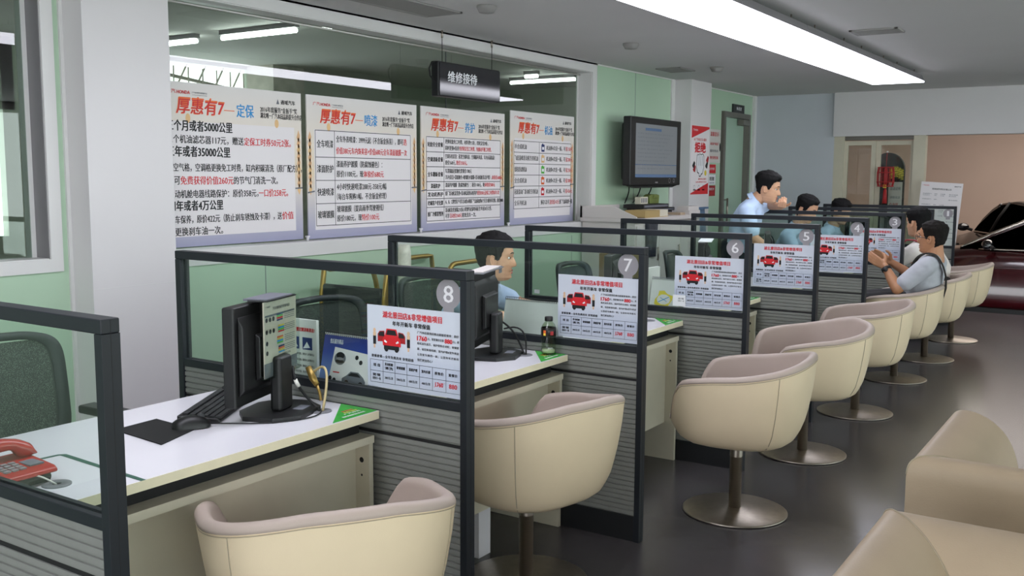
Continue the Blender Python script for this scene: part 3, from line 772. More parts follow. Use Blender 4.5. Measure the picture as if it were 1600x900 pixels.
# ------------------------------------------------------------------ desks
DX0, DX1, DZ = -1.005, -.343, .75
def make_desk():
    """bay in front of partition n: far end at y=0, near end at y=-1.15"""
    ya, yb = -1.154, -.002
    t = thing('service_desk', '', 'desk', ((DX0 + DX1) / 2, -.58, 0), 'service desks')
    b = MB(); b.box((DX0, ya, DZ - .026), (DX1 - .001, yb, DZ), 'desk_white'); top = b.build('desk_top', t)
    b = MB(); b.box((DX1 - .001, ya, DZ - .0258), (DX1, yb, DZ - .0002), 'desk_edge'); b.build('edge_band', top)
    b = MB(); b.box((-.88, ya + .01, .668), (-.42, yb - .01, DZ - .026), 'gap_black'); b.build('recess_shade_block', t)  # black block standing in for the shade in the gap below the top
    b = MB(); b.box((-.86, ya + .005, .643), (-.362, yb - .002, .668), 'board_cream'); b.build('lower_shelf', t, bevel=.001)
    for y0, y1 in ((yb - .021, yb - .002), (ya + .002, ya + .021)):
        b = MB(); b.box((-.86, y0, .0), (-.368, y1, .643), 'board_cream')
        if y0 > -.5:
            for z, r in ((.585, .009), (.535, .004)):
                b.basis((-.40, y0 - .0006, z), (1, 0, 0), (0, 0, 1), (0, -1, 0)).disc(0, 0, r, 'black_matt', .0003, 16)
        b.build('end_panel', t, bevel=.001)
    b = MB(); b.box((-.445, ya + .021, .20), (-.427, yb - .021, .643), 'board_cream'); b.build('modesty_panel', t)
    b = MB(); b.box((-.86, -.50, 0), (-.448, -.42, .64), 'desk_white'); b.build('middle_support', t, bevel=.001)
    for y in (-.115, -1.01):
        b = MB(); b.lathe([(.034, 0), (.034, .003), (.030, .004), (.012, .004), (.012, .001)], (-.487, y, DZ), 'grey_plastic', n=28, cap=False)
        b.basis((-.487, y, DZ), (1, 0, 0), (0, 1, 0), (0, 0, 1)).disc(0, 0, .0125, 'black_matt', .0012)
        b.build('cable_grommet', t)
    return t
desk0 = make_desk()
DESK = {}
BAYN = {8: 'nearest the camera, with red telephone and keyboard', 7: 'between partitions 8 and 7, with the drink bottle', 6: 'between partitions 7 and 6', 5: 'between partitions 6 and 5', 4: 'between partitions 5 and 4', 3: 'between partitions 4 and 3', 2: 'between partitions 3 and 2', 1: 'between partitions 2 and 1, furthest back'}
for n in range(8, 0, -1):
    lab = 'white topped service desk with cream edge ' + BAYN[n]
    loc = ((DX0 + DX1) / 2, PY(n) - .58, 0)
    if n == 8: desk0.location = loc; desk0['label'] = lab
    else: copy_thing(desk0, loc, lab)
# green triangular mats on the customer corner of each desk
def make_mat():
    b = MB(); z = DZ + .0005
    b.prism([(-.505, -.004), (-.349, -.006), (-.350, -.205)], z, z + .0012, 'xy', 'mat_green')
    b.basis((-.375, -.04, z + .0012), (.156, -.0, 0), (0, .2, 0), (0, 0, 1))
    b.basis((-.354, -.19, z + .0012), (0, 1, 0), (-1, 0, 0), (0, 0, 1))
    for i, (s, x, y, h, c, w_) in enumerate((('非常服务', .10, .062, .012, 'ink_red', .05), ('您的满意是我们的追求', .05, .010, .012, 'paper_white', .10), ('广汽本田', .08, .032, .012, 'paper_white', .07), ('竭诚为您服务', .095, .048, .010, 'ink_yellow', .06))):
        b.text(s, x, y, h, c, w=w_, d=.0004)
    return tag(b.build('corner_mat', at=(-.4, -.07, DZ)), '', 'desk mat', 'green corner mats on the desks')
mat0 = make_mat()
for i, n in enumerate(range(8, 0, -1)):
    o = mat0 if i == 0 else mat0.copy()
    if i: COL.objects.link(o)
    o.location = (-.4, PY(n) - .07, DZ)
    o['label'] = 'green triangular mat on the desk corner against partition %d' % n
# ------------------------------------------------------------------ things on the desks
def make_monitor():
    L = Vector((-.575, -.395, 0)); u = Vector((-.33, .944, 0)).normalized(); n = Vector((u.y, -u.x, 0))
    W, zb, zt = .375, .80, 1.105
    c = L + u * (W / 2)
    t = thing('computer_monitor', '', 'monitor', (c.x + n.x * .03, c.y + n.y * .03, DZ), 'computer monitors')
    M = Matrix((( u.x, n.x, 0, L.x), (u.y, n.y, 0, L.y), (0, 0, 1, 0), (0, 0, 0, 1)))
    # local: x along panel, y = towards the customer (back of the monitor), z up
    b = MB(); b.T = M
    b.box((0, -.028, zb), (W, .012, zt), 'black_plastic'); b.build('screen_housing', t, bevel=.006)
    b = MB(); b.T = M; b.box((.018, -.0295, zb + .03), (W - .018, -.0278, zt - .018), 'screen_dim'); b.build('screen', t)
    b = MB(); b.T = M
    b.prism([(.012, zb + .03), (.03, zb + .05), (.03, zt - .06), (.012, zt - .03)], .02, W - .02, 'yz', 'black_plastic')
    b.prism([(.03, zb + .07), (.048, zb + .08), (.048, zt - .10), (.03, zt - .09)], .09, W - .09, 'yz', 'black_plastic'); b.build('back_cover', t, bevel=.004)
    b = MB(); b.T = M
    b.box((W / 2 - .042, .045, DZ + .012), (W / 2 + .042, .085, .935), 'black_plastic'); b.box((W / 2 - .03, .03, .86), (W / 2 + .03, .06, .925), 'black_plastic')
    b.build('stand_neck', t, bevel=.012, seg=3)
    b = MB(); b.T = M
    b.prism([(W / 2 - .13, .0), (W / 2 - .13, .10), (W / 2 - .07, .165), (W / 2 + .07, .165), (W / 2 + .13, .10), (W / 2 + .13, .0), (W / 2 + .06, -.05), (W / 2 - .06, -.05)], DZ, DZ + .014, 'xy', 'black_plastic')
    b.box((W / 2 + .0, .10, DZ + .0139), (W / 2 + .06, .135, DZ + .0146), 'ink_grey')
    b.build('stand_base', t, bevel=.005)
    return t, M, W
mon0, MM, MW = make_monitor()
MON = {}
for n in range(8, 0, -1):
    lab = 'black computer monitor on the desk ' + {8: 'nearest the camera, paper clipped to its back', 7: 'with the drink bottle, just behind partition 8'}.get(n, 'in front of partition %d, seen from behind' % n)
    if n == 8: mon0['label'] = lab; MON[8] = mon0
    else:
        o = mon0.location.copy(); o.y += PY(n); MON[n] = copy_thing(mon0, o, lab)
# clear document holder on the back of the nearest monitor
b = MB(); b.T = MM
x0, x1, z0, z1 = .085, .315, .872, 1.115
b.box((x0, .052, z0), (x1, .0535, z1), 'clear_glass'); b.box((x0, .066, z0), (x1, .0675, z1), 'clear_glass'); b.box((x0, .052, z0), (x1, .0675, z0 + .003), 'clear_glass')
b.box((x0 + .02, .0, z1 - .004), (x1 - .02, .0675, z1), 'dark_grey_plastic'); b.box((x0 + .03, -.02, z1 - .004), (x1 - .03, .06, z1 + .003), 'ink_grey')
t = tag(b.build('document_holder', at=mon0.location + Vector((0, 0, .12))), 'clear plastic document holder hooked on the back of the nearest monitor', 'document holder')
b = MB(); b.T = MM
b.box((x0 + .006, .058, z0 + .004), (x1 - .006, .0586, z1 - .004), 'paper_cream')
b.basis((x1 - .006, .0590, z0 + .004), (-1, 0, 0), (0, 0, 1), (0, 1, 0))
b.basis((x0 + .006, .0590, z0 + .004), (1, 0, 0), (0, 0, 1), (0, 1, 0)); W = .218
b.rect(0, 0, W, .045, 'ink_grey')
b.text('汽车维修保养常用项目', .06, .205, .010, 'ink_black', w=.11)
b.text('广汽本田', .012, .215, .006, 'ink_grey', w=.03)
cols = ['ink_navy', 'ink_red', 'ink_green', 'ink_blue', 'ink_yellow', 'ink_orange']
for i, y in enumerate((.172, .135, .10, .07)):
    for j in range(3 if i < 2 else 1): b.disc(.02 + j * .022, y + .006, .0075, 'ink_black', .001, 12)
    for j in range(4): b.rect(.085 + (i % 2) * .008, y - .004 + j * .006, .125 + (i % 2) * .008, y + .001 + j * .006, cols[(i + j) % 6])
    for j in range(4): b.line(.135, y + j * .006 - .001, .205, y + j * .006 - .001, .0018, 'ink_grey')
b.line(.01, .19, .205, .19, .006, 'ink_grey'); b.text('服务热线欢迎咨询', .09, .055, .007, 'ink_black', w=.08)
tag(b.build('printed_sheet', at=mon0.location + Vector((0, 0, .122))), 'cream price sheet with small coloured tables inside the clear holder on the nearest monitor', 'paper')
# second holder with papers lying on top of the monitor of the next desk
b = MB(); b.T = Matrix.Translation((0, PY(7), 0)) @ MM
b.box((.03, -.03, 1.106), (.345, .055, 1.110), 'grey_plastic'); b.box((.05, -.02, 1.1105), (.345, .045, 1.114), 'box_white'); b.box((.30, .0455, 1.085), (.34, .049, 1.1135), 'grey_plastic')
tag(b.build('paper_tray', at=MON[7].location + Vector((0, 0, .356))), 'papers in a flat grey holder on top of the monitor behind partition 8', 'papers')
for n in (5,):
    b = MB(); b.T = Matrix.Translation((0, PY(n), 0)) @ MM
    b.box((.03, -.03, 1.106), (.35, .05, 1.110), 'paper_white')
    tag(b.build('paper_tray', at=MON[n].location + Vector((0, 0, .356))), 'thin white papers on the monitor under the elbow of the standing person', 'papers')

# keyboard, mouse, pad
ka = Vector((-.52, .854, 0)).normalized(); kb = Vector((ka.y, -ka.x, 0))
KM = Matrix(((ka.x, kb.x, 0, -.80), (ka.y, kb.y, 0, -.245), (0, 0, 1, DZ), (0, 0, 0, 1)))
t = thing('keyboard', 'black computer keyboard lying on the nearest desk in front of the monitor', 'keyboard', (-.80, -.245, DZ))
b = MB(); b.T = KM; b.prism([(-.066, .0), (-.066, .022), (.06, .014), (.066, .008), (.066, 0)], -.215, .215, 'yz', 'black_plastic'); b.build('keyboard_case', t, bevel=.004)
b = MB(); b.T = KM
for r in range(6):
    y = -.052 + r * .0195 + (.004 if r else 0)
    xs = -.205
    while xs < .20:
        wd = .0165
        if r == 5 and -.11 < xs < 0: wd = .10
        if not (.088 < xs < .098 or .142 < xs < .15): b.box((xs, y, .012), (xs + wd, y + .016, .0265 - r * .0016), 'dark_grey_plastic')
        xs += wd + .0028
b.build('keys', t)
b = MB(); b.prism([(-.815, -.625), (-.825, -.475), (-.63, -.49), (-.572, -.648)], DZ + .0003, DZ + .0035, 'xy', 'black_matt')
b.basis((-.80, -.60, DZ + .0035), (0, 1, 0), (-1, 0, 0), (0, 0, 1))
tag(b.build('mouse_pad', at=(-.70, -.56, DZ)), 'thin black mouse pad on the nearest desk', 'mouse pad')
t = thing('computer_mouse', 'black computer mouse at the edge of its pad', 'mouse', (-.655, -.48, DZ + .0035))
b = MB(); rows = []
for i in range(13):
    a = i / 12; x = -.055 + .11 * a; w_ = .031 * math.sqrt(max(.02, 1 - (2 * a - 1) ** 4)); h = .036 * math.sin(PI * (a * .8 + .12)) ** .7
    rows.append([(x, w_ * math.cos(PI * k / 10), h * math.sin(PI * k / 10) ** .8 if 0 < k < 10 else 0.) for k in range(11)])
MX = Matrix.Translation((-.655, -.48, DZ + .0035)) @ Matrix.Rotation(R(60), 4, 'Z')
b.T = MX; b.grid(rows, 'black_plastic'); b.add([p for p in rows[0]], [tuple(range(11))], 'black_plastic'); b.add([p for p in rows[-1]], [tuple(range(11))], 'black_plastic'); b.build('mouse_body', t)
b = MB(); b.T = MX; b.lathe([(.009, -.004), (.011, 0), (.009, .004)], (.028, 0, .030), 'dark_grey_plastic', n=14, axis='y'); b.build('scroll_wheel', t)
b = MB(); b.tube(bez((-.628, -.432, DZ + .008), (-.56, -.36, DZ + .004), (-.50, -.35, DZ + .003), (-.455, -.22, DZ + .003)) + bez((-.455, -.22, DZ + .003), (-.44, -.17, DZ + .003), (-.46, -.14, DZ + .006), (-.483, -.118, DZ + .004), 6)[1:], .0022, 'black_matt', n=8); b.build('mouse_cable', t)
b = MB(); b.tube(bez((-.66, -.27, DZ + .004), (-.60, -.36, DZ + .003), (-.56, -.33, DZ + .003), (-.555, -.26, DZ + .003)) + bez((-.555, -.26, DZ + .003), (-.55, -.2, DZ + .003), (-.52, -.14, DZ + .003), (-.490, -.12, DZ + .004))[1:], .002, 'black_matt', n=8)
tag(b.build('keyboard_cable', at=(-.555, -.26, DZ)), 'thin black keyboard cable looping round the nearest monitor base', 'cable')
b = MB(); b.tube(bez((-.592, -.13, .885), (-.50, -.22, .87), (-.60, -.10, .80), (-.487, -.115, DZ + .001)), .0042, 'black_matt')
pts = bez((-.592, -.13, .885), (-.50, -.22, .87), (-.60, -.10, .80), (-.487, -.115, DZ + .001))
b.tube(pts[4:7], .0062, 'cable_white'); tag(b.build('monitor_cable', at=(-.487, -.115, DZ)), 'black monitor cable with a white tag running down to the desk grommet', 'cable')
b = MB(); b.tube(bez((-.60, -.04, .845), (-.54, -.02, .91), (-.50, -.06, .86), (-.482, -.112, DZ + .001)), .0042, 'cable_beige')
b.tube([(-.605, -.05, .87), (-.585, -.05, .835), (-.567, -.05, .815)], [.010, .012, .009], 'plug_gold'); b.tube([(-.567, -.05, .815), (-.555, -.05, .79), (-.55, -.05, .765)], .005, 'plug_gold')
tag(b.build('video_cable', at=(-.482, -.112, DZ)), 'beige cable and gold coloured plug behind the nearest monitor', 'cable')
b = MB(); b.T = Matrix.Translation((0, PY(7), 0)); b.tube(bez((-.592, -.13, .885), (-.48, -.2, .87), (-.56, -.05, .80), (-.487, -.115, DZ + .001)), .0042, 'black_matt'); b.tube(bez((-.60, -.10, .85), (-.45, -.15, .90), (-.52, -.05, .80), (-.482, -.112, DZ + .001)), .0035, 'black_matt')
tag(b.build('monitor_cable', at=(-.487, PY(7) - .115, DZ)), 'pair of black cables beside the drink bottle, dropping into the desk grommet', 'cable')
# green tape marks on the nearest desk
b = MB(); z = DZ + .0004
b.prism([(-.708, -.846), (-.342, -.866), (-.342, -.880), (-.722, -.862)], z, z + .0004, 'xy', 'tape_green'); b.prism([(-.708, -.846), (-.722, -.862), (-.735, -.98), (-.722, -.98)], z, z + .0004, 'xy', 'tape_green')
tag(b.build('tape_mark', at=(-.53, -.862, DZ)), 'dark green tape line stuck on the nearest desk top beside the telephone', 'tape')

# red telephone
pa = Vector((0, .8, 0)); pb = Vector((1, 0, 0))
PM = Matrix(((pa.x, pb.x, 0, -.578), (pa.y, pb.y, 0, -1.070), (0, 0, 1, DZ), (0, 0, 0, 1)))
t = thing('telephone', 'red desk telephone with dark base at the left edge of the nearest desk', 'telephone', (-.578, -1.070, DZ))
b = MB(); b.T = PM; b.prism([(-.075, 0), (-.07, .040), (.05, .026), (.058, .014), (.05, 0)], -.088, .088, 'yz', 'phone_dark'); b.build('phone_base', t, bevel=.004)
b = MB(); b.T = PM; b.prism([(-.084, .038), (-.084, .052), (.056, .040), (.068, .033), (.068, .024), (.05, .025)], -.100, .100, 'yz', 'phone_red'); sh = b.build('phone_shell', t, bevel=.006, seg=3)
b = MB(); b.T = PM
for i in range(4):
    for j in range(3): b.box((-.045 + j * .024, -.018 + i * .016, .042 - i * .0014), (-.027 + j * .024, -.007 + i * .016, .0495 - i * .0014), 'badge_grey')
b.box((.035, -.015, .043), (.08, .035, .0465), 'ink_grey'); b.build('keypad', sh)
b = MB(); b.T = PM @ Matrix.Translation((0, -.050, .048))
rows = []
for i in range(17):
    a = i / 16; x = -.108 + .216 * a; arch = .022 + .030 * math.sin(PI * a); low = .002 + .024 * sstep(.2, .35, a) * (1 - sstep(.65, .8, a)); wd = .026 - .006 * math.sin(PI * a)
    if i in (0, 16): arch -= .012; wd *= .75
    rows.append([(x, wd * math.cos(2 * PI * k / 16), (arch + low) / 2 + (arch - low) / 2 * 1.25 * math.sin(2 * PI * k / 16)) for k in range(16)])
b.grid(rows, 'phone_red', closed_u=True); b.add(rows[0], [tuple(range(16))], 'phone_red'); b.add(rows[-1], [tuple(range(16))], 'phone_red'); b.build('handset', t)
b = MB(); b.tube(bez((-.545, -1.05, DZ + .02), (-.52, -1.05, DZ + .03), (-.50, -1.04, DZ + .03), (-.487, -1.01, DZ)), .0022, 'cable_white', n=8); b.build('phone_cord', t)

# printed cards and calendars standing against the partitions
b = MB(); b.basis((-.865, .088, DZ), (1, 0, 0), (0, 0, 1), (0, -1, .05)); b.sheet(0, 0, .163, .248, .012, 'card_white')
b.text('汽车空调需要定期消毒清洁！', .01, .205, .014, 'ink_red', w=.145, bold=.03)
for x in (.05, .108): b.rect(x - .02 if x < .1 else x - .012, .142, x + .03 if x < .1 else x + .035, .185, 'ink_navy'); b.poly([(x - .01, .145), (x + .01, .17), (x + .025, .15)], 'paper_white', .0015)
for i in range(5): b.text('长时间使用的空调蒸发器，散热片上积聚灰尘，'[: 20 - (8 if i == 4 else 0)], .012, .122 - i * .021, .0085, 'ink_black', w=.14 if i < 4 else .07)
tag(b.build('tent_card', at=(-.78, .09, DZ)), 'white printed card with red heading standing behind partition 8, beside the monitor', 'card')
def calendar(x0, x1, y, zt, label, face, draw=None, ink='badge_white'):
    t = thing('desk_calendar', label, 'calendar', ((x0 + x1) / 2, y + .03, DZ), None)
    W = x1 - x0; hh = zt - DZ; k = math.hypot(hh, .045)
    b = MB(); b.basis((x0, y, DZ), (1, 0, 0), (0, .045, hh), (0, -hh, .045)); b.sheet(0, 0, W, k, .003, face)
    if draw: draw(b, W, k)
    b.build('front_leaf', t)
    b = MB(); b.basis((x0, y + .09, DZ), (1, 0, 0), (0, -.045, hh), (0, hh, .045)); b.sheet(0, 0, W, k, .003, 'card_white'); b.build('rear_leaf', t)
    b = MB()
    m_ = int(W / .009)
    for i in range(m_):
        x = x0 + W * (i + .5) / m_
        b.tube([(x, y + .045 + .008 * math.cos(q), zt + .001 + .008 * math.sin(q)) for q in [R(a) for a in range(-60, 241, 50)]], .0012, ink, n=5)
    b.build('spiral', t)
def dcar(b, W, k):
    b.text('售后服务精品', .03, k - .035, .016, 'paper_white', w=.06)
    b.poly([(.04, .0), (W, .0), (W, k * .72), (.055, k * .78)], 'print_body', .0008)
    b.disc(.085, .125, .026, 'ink_grey', .001, 24, .022); b.disc(.085, .135, .018, 'ink_black', .0012, 20, .012); b.disc(.085, .115, .02, 'ink_black', .0012, 20, .006); b.disc(.085, .124, .017, 'badge_grey', .0013, 20, .005)
    b.poly([(.105, .06), (.125, .072), (.14, .086), (.175, .086), (.20, .07), (.21, .058), (.21, .046), (.105, .046)], 'ink_grey', .001); b.poly([(.13, .071), (.143, .082), (.172, .082), (.188, .07)], 'ink_black', .0012); b.disc(.127, .046, .010, 'ink_black', .0013, 16); b.disc(.19, .046, .010, 'ink_black', .0013, 16)
    for x, y in ((.05, .055), (.07, .05), (.052, .03), (.07, .028), (.16, .135), (.18, .12)): b.disc(x, y, .008, 'ink_black', .001, 12)
    b.rect(.06, .075, .09, .079, 'ink_red'); b.rect(.12, .01, .15, .025, 'ink_navy'); b.rect(.17, .01, .2, .025, 'ink_blue')
calendar(-.70, -.475, .085, .953, 'blue desk calendar with printed cars behind partition 8', 'calendar_blue', dcar, 'ink_black')
calendar(-.745, -.462, PY(7) + .085, .948, 'plain white back of a spiral calendar behind partition 7', 'card_white', None, 'ink_black')
def dmap(b, W, k):
    b.poly([(.03 + .05 * math.cos(a / 12 * 2 * PI) * (1 + .25 * math.sin(a * 2.1)) + .05, .09 + .045 * math.sin(a / 12 * 2 * PI) * (1 + .2 * math.cos(a * 1.7))) for a in range(12)], 'ink_yellow')
    b.poly([(.035 + .04 * math.cos(a / 10 * 2 * PI) + .045, .09 + .028 * math.sin(a / 10 * 2 * PI)) for a in range(10)], 'card_white', .0013)
    b.line(.05, .075, .11, .105, .004, 'ink_blue', .0016); b.line(.06, .1, .1, .08, .003, 'ink_blue', .0016)
calendar(-.585, -.415, PY(6) + .085, .948, 'white desk calendar with a yellow map behind partition 6', 'card_white', dmap, 'ink_grey')
b = MB(); b.box((-.612, PY(6) + .075, DZ), (-.592, PY(6) + .24, 1.003), 'card_white'); tag(b.build('standing_folder', at=(-.6, PY(6) + .15, DZ)), 'white folder standing edge-on beside the yellow map calendar', 'folder')

# drink bottle
bx, by = -.412, PY(7) - .045
t = thing('drink_bottle', 'small plastic drink bottle with black cap and label on the second desk', 'bottle', (bx, by, DZ))
b = MB(); b.lathe([(.012, .004), (.028, .0), (.0315, .006), (.031, .03), (.0295, .036), (.031, .042), (.0305, .075), (.032, .08), (.032, .112), (.030, .118), (.024, .130), (.0145, .140), (.0145, .147)], (bx, by, DZ + .0018), 'bottle_plastic', n=28); b.build('bottle_body', t)
b = MB(); b.lathe([(.0305, .079), (.0326, .081), (.0326, .113), (.0305, .115)], (bx, by, DZ + .0018), 'label_black', n=28, cap=False)
b.basis((bx, by, DZ + .083), (1, 0, 0), (0, 0, 1), (0, -1, 0))
b.rect(-.006, .002, .006, .024, 'ink_orange', .0331); b.rect(-.005, .002, .005, .012, 'ink_yellow', .0333)
b.basis((bx, by, DZ + .083), (.6, .8, 0), (0, 0, 1), (.8, -.6, 0)); b.rect(-.006, .004, .008, .02, 'ink_darkred', .0331)
b.build('label_sleeve', t)
b = MB(); b.lathe([(.0165, 0), (.0172, .002), (.0172, .016), (.0155, .019), (.001, .0195)], (bx, by, DZ + .143), 'black_plastic', n=24); b.build('cap', t)
b = MB(); b.lathe([(.001, .008), (.027, .008), (.027, .022), (.001, .022)], (bx, by, DZ + .0018), 'liquid_pale', n=24); b.build('drink', t)

# ------------------------------------------------------------------ tub chairs
def tub(mb_outer, mb_lin, mb_cush, mb_seam):
    N = 72
    def sup(th, a, e=2.7):
        c, s_ = math.cos(th), math.sin(th)
        return a * math.copysign(abs(c) ** (2 / e), c), a * math.copysign(abs(s_) ** (2 / e), s_)
    def rim(th):
        a = abs(math.degrees(th))          # 0 = middle of the back, 180 = front
        back = .735 - .095 * max(0., min(1., (a - 12) / 105)) ** 1.15
        return back + (.455 - back) * sstep(116, 152, a)
    def sc(z):
        q = [(.325, .30), (.328, .52), (.340, .66), (.365, .765), (.415, .85), (.50, .912), (.60, .96), (.74, 1.0)]
        for (z0, s0), (z1, s1) in zip(q, q[1:]):
            if z <= z1: return s0 + (s1 - s0) * max(0, (z - z0)) / (z1 - z0)
        return 1.0
    A = .328; ths = [-PI + 2 * PI * i / N for i in range(N)]
    # outline: x towards the back (+), front (-)
    def P(th, z, off=0.):
        x, y = sup(th, A * sc(z) - off)
        return (x, y * 1.0, z)
    outer = []
    lv = [0, .012, .03, .06, .11, .18, .28, .40, .52, .64, .76, .86, .93, .97]
    for l in lv: outer.append([P(th, .325 + (rim(th) - .012 - .325) * l) for th in ths])
    mb_outer.add([(0, 0, .3245)] + outer[0], [(0, 1 + (i + 1) % N, 1 + i) for i in range(N)], 'leather_cream', True)
    mb_outer.grid(outer, 'leather_cream', closed_u=True)
    lin_ = []
    T = .041
    for k in range(9):                      # rounded top roll
        a = PI * k / 8
        rw = []
        for th in ths:
            r = rim(th); off = T / 2 - T / 2 * math.cos(a); x, y = sup(th, A * sc(r) - off); z = r - .022 + .022 * math.sin(a) - (.0 if k < 8 else .0)
            rw.append((x, y, z))
        lin_.append(rw)
    lin_.insert(0, outer[-1])
    for l in (.85, .6, .35, .1):
        rw = []
        for th in ths:
            r = rim(th) - .022; z = .43 + max(0, (r - .43)) * l; x, y = sup(th, A * sc(max(z, .5)) - T - .03 * (1 - l)); rw.append((x, y, min(z, r)))
        lin_.append(rw)
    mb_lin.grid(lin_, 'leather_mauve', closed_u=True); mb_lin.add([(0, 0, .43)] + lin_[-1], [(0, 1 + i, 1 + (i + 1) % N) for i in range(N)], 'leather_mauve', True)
    cu = []
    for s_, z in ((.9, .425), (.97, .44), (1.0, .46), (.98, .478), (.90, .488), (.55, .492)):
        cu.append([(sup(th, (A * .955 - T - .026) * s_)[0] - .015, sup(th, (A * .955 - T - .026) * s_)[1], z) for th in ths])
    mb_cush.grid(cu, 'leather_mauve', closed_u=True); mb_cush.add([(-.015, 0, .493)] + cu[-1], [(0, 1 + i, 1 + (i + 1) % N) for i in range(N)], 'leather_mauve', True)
    for sg in (1, -1):
        th = sg * R(52); mb_seam.tube([P(th, .337 + (rim(th) - .03 - .337) * i / 16, -.0005) for i in range(17)], .0016, 'seam_thread', n=6)
    mb_seam.tube([P(th, rim(th) - .028, -.0005) for th in [R(-126 + 252 * i / 60) for i in range(61)]], .0016, 'seam_thread', n=6)
def make_tub():
    t = thing('tub_chair', '', 'chair', (0, 0, 0), 'cream tub chairs along the desks')
    o, l, c, s_ = MB(), MB(), MB(), MB(); tub(o, l, c, s_)
    sh = o.build('outer_shell', t); s_.build('seam', sh); l.build('inner_lining', t); c.build('seat_cushion', t)
    b = MB(); b.lathe([(.027, .012), (.027, .305), (.035, .308), (.035, .326)], (0, 0, 0), 'brushed_steel', n=28); b.lathe([(.0285, .255), (.0285, .31)], (0, 0, 0), 'brushed_steel', n=28, cap=False); b.build('pedestal', t)
    b = MB(); b.lathe([(.225, 0), (.232, .003), (.232, .007), (.226, .010), (.06, .016), (.03, .022)], (0, 0, 0), 'brushed_steel', n=64); b.build('base_disc', t)
    return t
tub0 = make_tub()
TUBS = [((-.065, -.535), -34, 'cream tub chair nearest the camera, its back turned to us at the red telephone desk'),
        ((-.185, .63), -14, 'cream tub chair half hidden behind the post of partition 8'),
        ((.185, 1.80), 8, 'cream tub chair with its whole round steel base in view, beside partition 6'),
        ((.155, 2.90), -148 + 180, 'cream tub chair showing its open mauve seat, at the desk of partition 5'),
        ((.15, 4.03), 18, 'empty cream tub chair just in front of the seated man in grey'),
        ((.118, 5.29), 6, 'cream tub chair the man in the grey shirt sits in'),
        ((.146, 6.28), 6, 'cream tub chair the man in the white shirt sits in'),
        ((.16, 7.45), 4, 'furthest cream tub chair, empty, in front of the red car')]
for i, ((x, y), a, lab) in enumerate(TUBS):
    if i == 0: tub0.location = (x, y, 0); tub0.rotation_euler = (0, 0, R(a)); tub0['label'] = lab
    else: copy_thing(tub0, (x, y, 0), lab, R(a))

# ------------------------------------------------------------------ sofas
def sofa(name, x0, yb, dirn, width, depth, zt, label):
    """outer left side at x0, outer back face at yb, seat opens towards dirn (+1/-1 along y)"""
    t = thing(name, label, 'sofa', (x0 + width / 2, yb + dirn * depth / 2, 0), 'tan leather sofas')
    prof = [(0, .06), (0, .2), (0, zt - .22), (0, zt - .14), (0, zt - .09), (0, zt - .05), (.006, zt - .02), (.022, zt - .004), (.045, zt), (.085, zt - .006), (.135, zt - .03), (.18, zt - .075), (.21, zt - .14), (.225, zt - .22), (.23, zt - .34), (.23, .10)]
    fine = []
    for i in range(len(prof) - 1):       # rounder roll: Catmull-Rom between the profile points
        q = [prof[max(0, i - 1)], prof[i], prof[i + 1], prof[min(len(prof) - 1, i + 2)]]
        for k in range(4):
            u = k / 4; fine.append(tuple(.5 * (2 * q[1][j] + (q[2][j] - q[0][j]) * u + (2 * q[0][j] - 5 * q[1][j] + 4 * q[2][j] - q[3][j]) * u * u + (3 * q[1][j] - q[0][j] - 3 * q[2][j] + q[3][j]) * u ** 3) for j in range(2)))
    prof = fine[:-4] + [prof[-2], prof[-1]]
    def rib(p, ins):     # cross-section at a path corner; ins = inward vector
        return [(p[0] + ins[0] * o, p[1] + ins[1] * o, z) for o, z in prof]
    A = (x0, yb + dirn * depth); B = (x0, yb); Cc = (x0 + width, yb); D = (x0 + width, yb + dirn * depth)
    segs = [('left_arm', [rib(A, (1, 0)), rib(((x0), yb + dirn * depth * .5), (1, 0)), rib(B, (1, dirn))], True, False), ('backrest', [rib(B, (1, dirn)), rib((x0 + width / 2, yb), (0, dirn)), rib(Cc, (-1, dirn))], False, False), ('right_arm', [rib(Cc, (-1, dirn)), rib((x0 + width, yb + dirn * depth * .5), (-1, 0)), rib(D, (-1, 0))], False, True)]
    for nm, rows, c0, c1 in segs:
        b = MB(); b.grid(rows, 'leather_tan')
        n = len(prof)
        if c0: b.add(rows[0], [tuple(range(n))], 'leather_tan')
        if c1: b.add(rows[-1], [tuple(range(n))], 'leather_tan')
        o = b.build(nm, t)
        if nm != 'backrest':
            c = rows[-1] if nm == 'left_arm' else rows[0]
            m2 = MB(); m2.tube([(p[0], p[1], p[2] + .001) for p in c[20:50]], .0022, 'seam_thread', n=6); m2.build('seam', o)
    b = MB(); b.box((x0 + .22, yb + dirn * .22, .10), (x0 + width - .22, yb + dirn * (depth - .01), .42), 'leather_tan'); b.build('seat', t, bevel=.03, seg=4)
    b = MB()
    for xx in (x0 + .06, x0 + width - .06):
        for yy in (yb + dirn * .06, yb + dirn * (depth - .06)): b.lathe([(.02, 0), (.024, .06)], (xx, yy, 0), 'black_matt', n=12)
    b.build('feet', t)
    b = MB(); b.box((x0 + .01, yb + dirn * .01, .055), (x0 + width - .01, yb + dirn * (depth - .02), .11), 'leather_tan'); b.build('base_frame', t)
sofa('sofa', 1.135, .585, 1, 1.55, .72, .70, 'tan leather sofa further back, its plain back towards the camera')
sofa('sofa', 1.172, .125, -1, 1.55, .80, .70, 'tan leather sofa nearest the camera in the lower right corner')
